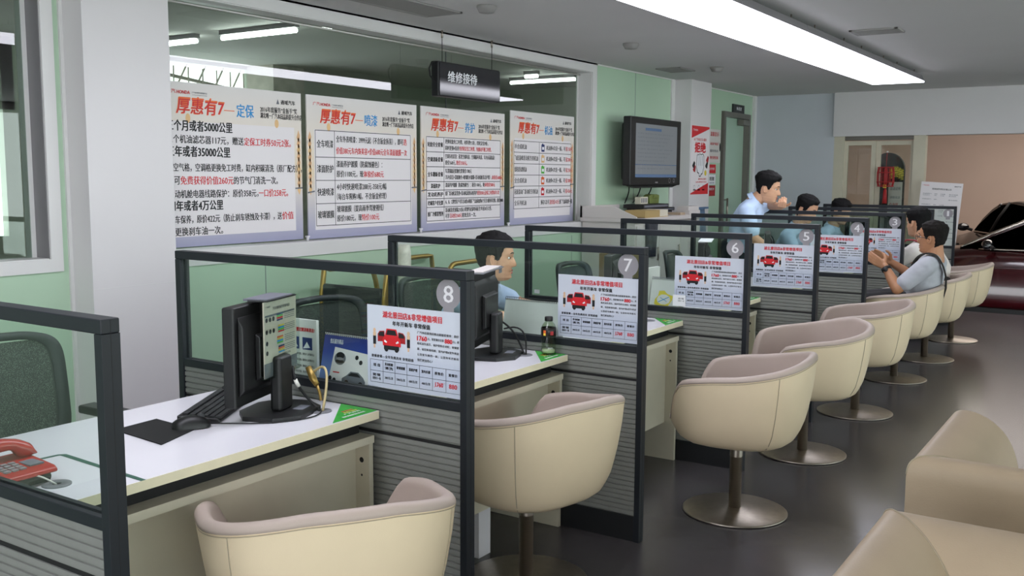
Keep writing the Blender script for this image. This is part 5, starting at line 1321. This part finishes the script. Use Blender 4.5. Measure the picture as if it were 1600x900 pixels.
# ------------------------------------------------------------------ people
def cap(mb, p, q, r0, r1, mt, n=12):
    p = Vector(p); q = Vector(q); d = (q - p).normalized()
    mb.tube([p - d * r0 * .97, p - d * r0 * .72, p - d * r0 * .3, p, q, q + d * r1 * .3, q + d * r1 * .72, q + d * r1 * .97], [.22 * r0, .69 * r0, .95 * r0, r0, r1, .95 * r1, .69 * r1, .22 * r1], mt, n)
def chain(mb, pts, rs, mt, n=12):
    for i in range(len(pts) - 1): cap(mb, pts[i], pts[i + 1], rs[i], rs[i + 1], mt, n)
def loft(mb, pts, ws, ds, side, mt, n=24):
    """elliptic rings along a spine: ws half widths along 'side', ds half depths"""
    pts = [Vector(p) for p in pts]; side = Vector(side).normalized(); rows = []
    for i, p in enumerate(pts):
        d = (pts[min(i + 1, len(pts) - 1)] - pts[max(0, i - 1)]).normalized(); s = (side - d * side.dot(d)).normalized(); f = d.cross(s)
        rows.append([p + s * ws[i] * math.copysign(abs(math.cos(2 * PI * k / n)) ** .85, math.cos(2 * PI * k / n)) + f * ds[i] * math.copysign(abs(math.sin(2 * PI * k / n)) ** .85, math.sin(2 * PI * k / n)) for k in range(n)])
    mb.grid(rows, mt, closed_u=True); mb.add(rows[0], [tuple(reversed(range(n)))], mt); mb.add(rows[-1], [tuple(range(n))], mt)
def remeshed(mb, voxel, smooth=4):
    me = bpy.data.meshes.new('tmp'); me.from_pydata(mb.v, [], mb.f)
    o = bpy.data.objects.new('tmp', me); COL.objects.link(o)
    m = o.modifiers.new('r', 'REMESH'); m.mode = 'VOXEL'; m.voxel_size = voxel
    s = o.modifiers.new('s', 'SMOOTH'); s.factor = .5; s.iterations = smooth
    dg = bpy.context.evaluated_depsgraph_get()
    r = bpy.data.meshes.new_from_object(o.evaluated_get(dg))
    vs = [v.co.copy() for v in r.vertices]; fs = [tuple(p.vertices) for p in r.polygons]
    bpy.data.objects.remove(o); bpy.data.meshes.remove(me); bpy.data.meshes.remove(r)
    return vs, fs
def hand(mb, wrist, along, palm, thumb_side, curl, mt):
    """along: wrist to knuckles; palm: direction the palm faces; thumb_side: direction of the thumb edge"""
    w = Vector(wrist); a = Vector(along).normalized(); pn = Vector(palm); pn = (pn - a * pn.dot(a)).normalized(); ts = Vector(thumb_side); ts = (ts - a * ts.dot(a) - pn * ts.dot(pn)).normalized()
    lens = [(.040, .026, .021), (.045, .029, .023), (.041, .027, .022), (.032, .021, .018)]
    for i, (l1, l2, l3) in enumerate(lens):
        off = ts * (.027 - .018 * i); base = w + a * (.088 - .004 * abs(i - 1)) + off
        cap(mb, w + off * .55 + a * .01, base, .0135, .0115, mt, 10)
        p = base; d = a.copy() + off * 1.5; d.normalize(); c = curl if not isinstance(curl, (list, tuple)) else curl[i]
        for j, (l, r0, r1) in enumerate(((l1, .0098, .009), (l2, .009, .0082), (l3, .0082, .0068))):
            ang = R(c * (.8, 1.0, .6)[j]); ax = d.cross(pn).normalized(); d = (Matrix.Rotation(ang, 3, ax) @ d).normalized(); q = p + d * l; cap(mb, p, q, r0, r1, mt, 10); p = q
    b0 = w + a * .022 + ts * .022 + pn * .006; b1 = b0 + (a * .55 + ts * .75 + pn * .35).normalized() * .040; b2 = b1 + (a * .85 + ts * .40 + pn * .35).normalized() * .032; b3 = b2 + (a * .95 + ts * .05 + pn * .4).normalized() * .026
    chain(mb, [b0, b1, b2, b3], [.0145, .012, .0105, .0078], mt, 10)
HT = [(-.121, .040, .000, .016), (-.114, .070, -.010, .034), (-.098, .083, -.028, .049), (-.072, .083, -.052, .059), (-.05, .086, -.070, .064), (-.03, .087, -.083, .068), (0, .086, -.094, .072), (.03, .091, -.100, .075), (.058, .087, -.101, .076), (.085, .068, -.090, .069), (.104, .041, -.064, .052), (.116, .012, -.03, .026), (.119, -.008, -.012, .003)]
def head_pt(z, ph, off=0.):
    xf, xb, w_ = lerp_tab(HT, z); cx = -.012; c, s = math.cos(ph), math.sin(ph)
    e = .92
    ce = math.copysign(abs(c) ** e, c); se = math.copysign(abs(s) ** e, s)
    x = cx + ((xf - cx) if c > 0 else (cx - xb)) * ce; y = w_ * se
    if c > 0:
        nz = sstep(.028, -.036, z) if z > -.036 else sstep(-.050, -.040, z)
        x += .023 * math.exp(-(y / (.009 + .006 * nz)) ** 2) * nz
        x -= .011 * math.exp(-((abs(y) - .032) / .015) ** 2) * math.exp(-((z - .004) / .013) ** 2)
        x += .004 * math.exp(-(y / .04) ** 2) * math.exp(-((z - .024) / .008) ** 2)
        x += .006 * math.exp(-(y / .022) ** 2) * (math.exp(-((z + .063) / .0055) ** 2) + .9 * math.exp(-((z + .076) / .006) ** 2))
        x -= .003 * math.exp(-(y / .025) ** 2) * math.exp(-((z + .0695) / .003) ** 2)
        x += .005 * math.exp(-(y / .02) ** 2) * math.exp(-((z + .102) / .010) ** 2)
    v = Vector((x, y, z))
    if off: v += Vector((x - cx, y * 1.15, max(-.02, z) * 1.1)).normalized() * off
    return v
def add_head(mb, M, skin):
    mb.T = M; NZ, NP = 64, 56
    rows = [[head_pt(-.121 + .240 * i / NZ, 2 * PI * k / NP) for k in range(NP)] for i in range(NZ + 1)]
    mb.grid(rows, skin, closed_u=True); mb.add(rows[0], [tuple(reversed(range(NP)))], skin, True); mb.add(rows[-1], [tuple(range(NP))], skin, True)
    for s in (-1, 1):
        mb.T = M @ Matrix.Translation((-.012, s * .074, -.012)) @ Matrix.Rotation(R(-12), 4, 'Y') @ Matrix.Rotation(R(-s * 22), 4, 'Z')
        mb.ball((0, 0, 0), (.018, .008, .031), skin, 14, 10); mb.tube([(.012 * math.cos(R(a)) * 1.25 - .002, s * .007, .026 * math.sin(R(a))) for a in range(-70, 251, 20)], .0042, skin, n=6)
        mb.T = M
        mb.ball((.0675, s * .032, .003), (.009, .0125, .0060), 'card_white', 12, 8); mb.ball((.0738, s * .0325, .003), (.0046, .0085, .0056), 'eye_dark', 12, 8)
    mb.T = M
    for z, t_ in ((-.0635, .0042), (-.0755, .0048)): mb.tube([head_pt(z, R(a)) + Vector((-.0015, 0, 0)) for a in (-17, -11, -5, 0, 5, 11, 17)], [.001, t_ * .8, t_, t_ * .9, t_, t_ * .8, .001], 'lip', n=8)
    mb.T = Matrix.Identity(4)
def add_hair(mb, M, mt, top=.020, side=.007, fringe=.0, nape=-.08, rnd=0):
    mb.T = M; NZ, NP = 70, 84; rows = []
    def hl(a):       # hairline height by angle from the face
        a = abs(a)
        if a < 38: return .072 - fringe
        if a < 58: return .072 - fringe + (.052 - .072 + fringe) * (a - 38) / 20
        if a < 74: return .052 - .062 * sstep(58, 74, a)
        if a < 88: return -.012
        if a < 106: return .014
        return .014 + (nape - .014) * sstep(106, 128, a)
    for i in range(NZ + 1):
        z = -.10 + .2185 * i / NZ; rw = []
        for k in range(NP):
            ph = -PI + 2 * PI * k / NP; a = math.degrees(ph); base = head_pt(z, ph)
            msk = sstep(-.006, .010, z - hl(a)); up_ = sstep(.02, .075, z)
            n_ = noise.noise(Vector((base.x * 45 + rnd, base.y * 45, base.z * 22))) * .5 + noise.noise(Vector((base.x * 130, base.y * 130 + rnd, base.z * 60))) * .3
            th = side + (top - side) * up_ + n_ * (.003 + .007 * up_)
            rw.append(head_pt(z, ph, -.010 + (th + .010) * msk))
        rows.append(rw)
    mb.grid(rows, mt, closed_u=True); mb.add([head_pt(.119, 0, top)] + rows[-1], [(0, 1 + k, 1 + (k + 1) % NP) for k in range(NP)], mt, True)
    for s in (-1, 1): mb.tube([head_pt(.026 + dz, s * R(a), .0015) for a, dz in ((11, 0), (18, .003), (26, .003), (34, -.001))], [.002, .0036, .0034, .0015], mt, n=6)
    mb.T = Matrix.Identity(4)
def add_obj(name, vs, fs, mt, parent, extra=None):
    b = MB(); b.add(vs, fs, mt, True)
    if extra: extra(b)
    return b
def person(label, head_c, face, hips, chest, neck, sh, el, wr, hands, hipj, kn, an, shirt, trous, skin, hair, hairk={}, sleeve=.6, width=.2, collar=False, roll=0.):
    f = Vector(face).normalized(); zax = Vector((0, 0, 1)); yax = zax.cross(f).normalized(); zz = f.cross(yax)
    M = Matrix((( f.x, yax.x, zz.x, head_c[0]), (f.y, yax.y, zz.y, head_c[1]), (f.z, yax.z, zz.z, head_c[2]), (0, 0, 0, 1))) @ Matrix.Rotation(roll, 4, 'X')
    V = Vector; hips, chest, neck = V(hips), V(chest), V(neck); side = V(sh[1]) - V(sh[0])
    mid = (hips + chest) / 2; topn = M @ V((-.022, 0, -.045))
    def torso(b, g, mt):
        up_ = chest + (neck - chest) * .62
        loft(b, [hips - (mid - hips) * .25, hips, mid, chest, up_, neck - (neck - up_) * .15], [.13 + g, .155 + g, .15 + g, .17 + g, .155 + g, .075 + g], [.09 + g, .105 + g, .10 + g, .112 + g, .09 + g, .058 + g], side, mt)
        for s in (0, 1): cap(b, neck + (V(sh[s]) - neck) * .30 - V((0, 0, .015)), V(sh[s]), .052 + g, .056 + g, mt)
    b = MB(); torso(b, 0, skin)
    cap(b, neck - (topn - neck) * .25, topn, .062, .056, skin, 16)
    for s in (0, 1):
        chain(b, [sh[s], V(sh[s]).lerp(V(el[s]), .5), el[s]], [.052, .048, .041], skin); chain(b, [el[s], V(el[s]).lerp(V(wr[s]), .35), wr[s]], [.041, .040, .027], skin)
        if hands[s]: hand(b, wr[s], *hands[s], skin)
        chain(b, [hipj[s], V(hipj[s]).lerp(V(kn[s]), .5), kn[s]], [.088, .078, .058], skin); chain(b, [kn[s], V(kn[s]).lerp(V(an[s]), .35), an[s]], [.056, .055, .038], skin)
    vs, fs = remeshed(b, .0055, 3)
    b = MB(); b.add(vs, fs, skin, True); add_head(b, M, skin)
    root = (hips.x, hips.y, 0)
    o = b.build('person', at=root); tag(o, label, 'person')
    def child(mb, name):
        c = mb.build(name, o); return c
    b = MB(); add_hair(b, M, hair, **hairk); child(b, 'hair')
    b = MB(); torso(b, .014, shirt)
    for s in (0, 1):
        e = V(sh[s]).lerp(V(el[s]), sleeve); cap(b, sh[s], e, .070, .062, shirt, 16)
    cap(b, hips, hips - V((0, 0, .03)), .13, .13, shirt, 18)
    vs, fs = remeshed(b, .008, 5)
    # cloth folds
    out = []
    for v in vs:
        n_ = noise.noise(V((v.x * 11, v.y * 11, v.z * 17))) * .005 + noise.noise(V((v.x * 30, v.y * 30, v.z * 42))) * .002
        out.append(v + (v - V((chest.x, chest.y, v.z))).normalized() * n_)
    b = MB(); b.add(out, fs, shirt, True)
    cs = child(b, 'shirt')
    if collar:
        b = MB(); ax = (topn - neck).normalized(); s1 = side.normalized(); f1 = ax.cross(s1)
        rows = [[neck + ax * h_ + (s1 * math.cos(2 * PI * k / 28) * rr_ + f1 * math.sin(2 * PI * k / 28) * rr_ * 1.05) for k in range(28)] for h_, rr_ in ((-.012, .084), (.018, .074), (.030, .072), (.030, .068), (.0, .070))]
        b.grid(rows, shirt, closed_u=True); child(b, 'collar')
    b = MB()
    cap(b, hips + V((0, 0, .02)), hips - V((0, 0, .03)), .155, .15, trous, 18)
    for s in (0, 1):
        chain(b, [hipj[s], V(hipj[s]).lerp(V(kn[s]), .5), kn[s]], [.100, .090, .072], trous); chain(b, [kn[s], V(kn[s]).lerp(V(an[s]), .4), an[s]], [.072, .066, .056], trous)
    vs, fs = remeshed(b, .010, 4); b = MB(); b.add(vs, fs, trous, True); child(b, 'trousers')
    for s in (0, 1):
        fd = V((f.x, f.y, 0)).normalized(); a_ = V((an[s][0], an[s][1], .045)); b = MB()
        fx = a_ + fd * .085
        rows = []
        for i in range(13):
            t_ = i / 12; c = a_ - fd * .07 + fd * .25 * t_; wd = .040 * math.sqrt(max(.08, 1 - (2 * t_ - 1) ** 4)) ; hh = .085 - .045 * sstep(.25, .75, t_)
            q = fd.cross(zax); rows.append([c + q * wd * math.cos(PI * k / 8) + V((0, 0, -.045 + (hh * math.sin(PI * k / 8) if 0 < k < 8 else 0))) for k in range(9)])
        b.grid(rows, 'black_matt'); b.add(rows[0], [tuple(range(9))], 'black_matt'); b.add(rows[-1], [tuple(range(9))], 'black_matt'); b.add([p for r_ in rows for p in (r_[0], r_[-1])], [(2 * i, 2 * i + 1, 2 * i + 3, 2 * i + 2) for i in range(12)], 'black_matt')
        child(b, 'shoe')
    return o, M, child

# staff member in profile behind partition 8
person('seated person in a light blue shirt facing right in profile behind partition 8',
       (-1.165, 1.86, 1.075), (.84, .54, -.03), (-1.40, 1.80, .53), (-1.31, 1.81, .76), (-1.215, 1.835, .935),
       [(-1.21, 1.63, .865), (-1.29, 2.0, .865)], [(-1.08, 1.60, .80), (-1.16, 2.1, .80)], [(-.90, 1.70, .792), (-.93, 2.02, .792)],
       [((.9, .3, 0), (0, 0, -1), (.3, .9, 0), 8), ((.9, -.2, 0), (0, 0, -1), (.2, -.9, 0), 8)],
       [(-1.37, 1.70, .54), (-1.37, 1.92, .54)], [(-1.06, 1.68, .54), (-1.06, 1.94, .54)], [(-1.05, 1.68, .09), (-1.05, 1.94, .09)],
       'shirt_blue', 'trousers_navy', 'skin', 'hair_black', dict(top=.022, side=.010, fringe=.008, nape=-.07), collar=True)
# standing clerk leaning on the partition
person('standing person in a light blue shirt leaning over partition 3 with chin on a fist',
       (-1.035, 5.70, 1.405), (.93, .22, -.16), (-1.25, 5.64, .88), (-1.205, 5.67, 1.12), (-1.14, 5.69, 1.30),
       [(-1.14, 5.49, 1.215), (-1.20, 5.87, 1.225)], [(-1.055, 5.46, 1.00), (-1.14, 5.995, 1.262)], [(-.86, 5.50, .845), (-.965, 5.835, 1.250)],
       [((.85, .2, -.35), (0, 0, -1), (.2, .9, 0), 12), ((.35, -.9, .05), (.1, .1, 1), (1, .3, 0), 75)],
       [(-1.25, 5.55, .88), (-1.25, 5.74, .88)], [(-1.22, 5.54, .48), (-1.24, 5.76, .48)], [(-1.28, 5.54, .09), (-1.32, 5.76, .09)],
       'shirt_blue', 'trousers_navy', 'skin', 'hair_black', dict(top=.034, side=.007, fringe=.004, nape=-.06, rnd=3), collar=True, sleeve=.75)
person('seated clerk in light blue behind partition 3, only black hair above the rails',
       (-1.01, 6.72, 1.205), (.9, -.1, -.38), (-1.24, 6.76, .53), (-1.18, 6.75, .82), (-1.09, 6.73, 1.04),
       [(-1.12, 6.53, .96), (-1.12, 6.93, .96)], [(-1.02, 6.47, .81), (-1.02, 6.97, .81)], [(-.84, 6.58, .795), (-.84, 6.86, .795)],
       [((.9, .3, 0), (0, 0, -1), (.3, .9, 0), 8), ((.9, -.3, 0), (0, 0, -1), (.2, -.9, 0), 8)],
       [(-1.20, 6.66, .54), (-1.20, 6.86, .54)], [(-1.04, 6.64, .54), (-1.04, 6.88, .54)], [(-1.04, 6.64, .09), (-1.04, 6.88, .09)],
       'shirt_blue', 'trousers_navy', 'skin', 'hair_black', dict(top=.024, side=.012, nape=-.085, rnd=5), collar=True)
person('furthest seated clerk in a light blue shirt, hair just above the rail of partition 2',
       (-1.00, 7.85, 1.150), (.9, -.1, -.30), (-1.24, 7.90, .53), (-1.18, 7.89, .80), (-1.085, 7.87, .99),
       [(-1.12, 7.67, .92), (-1.12, 8.07, .92)], [(-1.02, 7.61, .81), (-1.02, 8.11, .81)], [(-.84, 7.72, .795), (-.84, 8.0, .795)],
       [((.9, .3, 0), (0, 0, -1), (.3, .9, 0), 8), ((.9, -.3, 0), (0, 0, -1), (.2, -.9, 0), 8)],
       [(-1.20, 7.8, .54), (-1.20, 8.0, .54)], [(-1.04, 7.78, .54), (-1.04, 8.02, .54)], [(-1.04, 7.78, .09), (-1.04, 8.02, .09)],
       'shirt_blue', 'trousers_navy', 'skin', 'hair_black', dict(top=.024, side=.012, nape=-.085, rnd=9), collar=True)
# customer in grey with glasses
o, M, child = person('seated person in a grey T-shirt and glasses gesturing with both hands',
       (.335, 5.30, 1.065), (-.97, .22, .02), (.23, 5.29, .56), (.30, 5.29, .75), (.365, 5.29, .925),
       [(.345, 5.485, .865), (.335, 5.095, .865)], [(.23, 5.53, .72), (.165, 5.03, .705)], [(.045, 5.37, .865), (.060, 5.10, .855)],
       [((-.72, -.35, .45), (.1, -.9, -.1), (-.35, 0, .9), 14), ((-.78, .25, .42), (.1, .9, -.1), (-.35, 0, .9), 10)],
       [(.19, 5.39, .585), (.19, 5.19, .585)], [(-.185, 5.42, .565), (-.185, 5.17, .565)], [(-.23, 5.42, .09), (-.23, 5.17, .09)],
       'shirt_grey', 'trousers_black', 'skin_tan', 'hair_dark', dict(top=.014, side=.006, fringe=-.006, nape=-.075, rnd=12), sleeve=.72)
b = MB(); b.T = M
for s in (-1, 1):
    b.tube([(.100 + .0, s * (.034 + .022 * math.cos(2 * PI * k / 20)), .001 + .017 * math.sin(2 * PI * k / 20)) for k in range(21)], .0022, 'black_plastic', n=6, cap=False)
    b.tube([(.099, s * .056, .006), (.06, s * .0765, .004), (.0, s * .0835, .001), (-.022, s * .083, -.012)], .0024, 'black_plastic', n=6)
b.tube([(.103, -.012, .004), (.107, 0, .006), (.103, .012, .004)], .002, 'black_plastic', n=6); child(b, 'glasses')
b = MB()
a_ = Vector((.165, 5.03, .705)); w_ = Vector((.060, 5.10, .855)); dd = (w_ - a_).normalized(); c_ = a_.lerp(w_, .88)
b.tube([c_ - dd * .011, c_ + dd * .011], .0355, 'black_matt', n=20); s1, s2, _ = frame_of(dd); b.tube([c_ - Vector((0, .032, 0)), c_ - Vector((0, .044, -.004))], .018, 'dark_grey_plastic', n=16); child(b, 'wrist_watch')
def band(pts, wd, th, mt):
    b = MB(); P_ = [Vector(p) for p in pts]; rows = []
    for i, p in enumerate(P_):
        d = (P_[min(i + 1, len(P_) - 1)] - P_[max(0, i - 1)]).normalized(); n_ = (p - Vector((.31, p.y, .70))).normalized(); s = d.cross(n_).normalized()
        rows.append([p + s * wd + n_ * th, p - s * wd + n_ * th, p - s * wd - n_ * th, p + s * wd - n_ * th])
    b.grid(rows, mt, closed_u=True, smooth=False); return b
b = band(bez((.215, 5.235, .80), (.235, 5.19, .93), (.30, 5.165, .975), (.37, 5.165, .955), 10) + bez((.37, 5.165, .955), (.42, 5.165, .94), (.445, 5.185, .87), (.455, 5.23, .78), 8)[1:] + [(.45, 5.26, .70), (.42, 5.29, .6)], .021, .006, 'strap_dark'); child(b, 'bag_strap')
# customer in white
o, M, child = person('seated person in a white shirt, face hidden by the post of partition 3',
       (.012, 6.43, 1.125), (-.86, .48, -.06), (.20, 6.28, .56), (.17, 6.32, .76), (.075, 6.40, .965),
       [(.10, 6.585, .895), (.04, 6.205, .895)], [(-.05, 6.66, .80), (-.10, 6.17, .80)], [(-.27, 6.56, .80), (-.30, 6.28, .80)],
       [((-.9, -.2, 0), (0, 0, -1), (-.2, -.9, 0), 10), ((-.9, .3, 0), (0, 0, -1), (-.2, .9, 0), 10)],
       [(.17, 6.38, .585), (.17, 6.18, .585)], [(-.185, 6.42, .565), (-.185, 6.17, .565)], [(-.23, 6.42, .09), (-.23, 6.17, .09)],
       'shirt_white', 'trousers_black', 'skin', 'hair_black', dict(top=.020, side=.010, nape=-.095, rnd=15), collar=True, sleeve=.7)
b = MB(); b.tube(bez((-.03, 6.24, .985), (-.075, 6.23, .96), (-.085, 6.22, .88), (-.02, 6.22, .76), 12), .018, 'strap_red', n=8, flat=.4); b.tube(bez((-.03, 6.24, .985), (.05, 6.22, 1.0), (.12, 6.25, .96), (.16, 6.28, .88), 10), .018, 'strap_red', n=8, flat=.4); child(b, 'bag_strap')
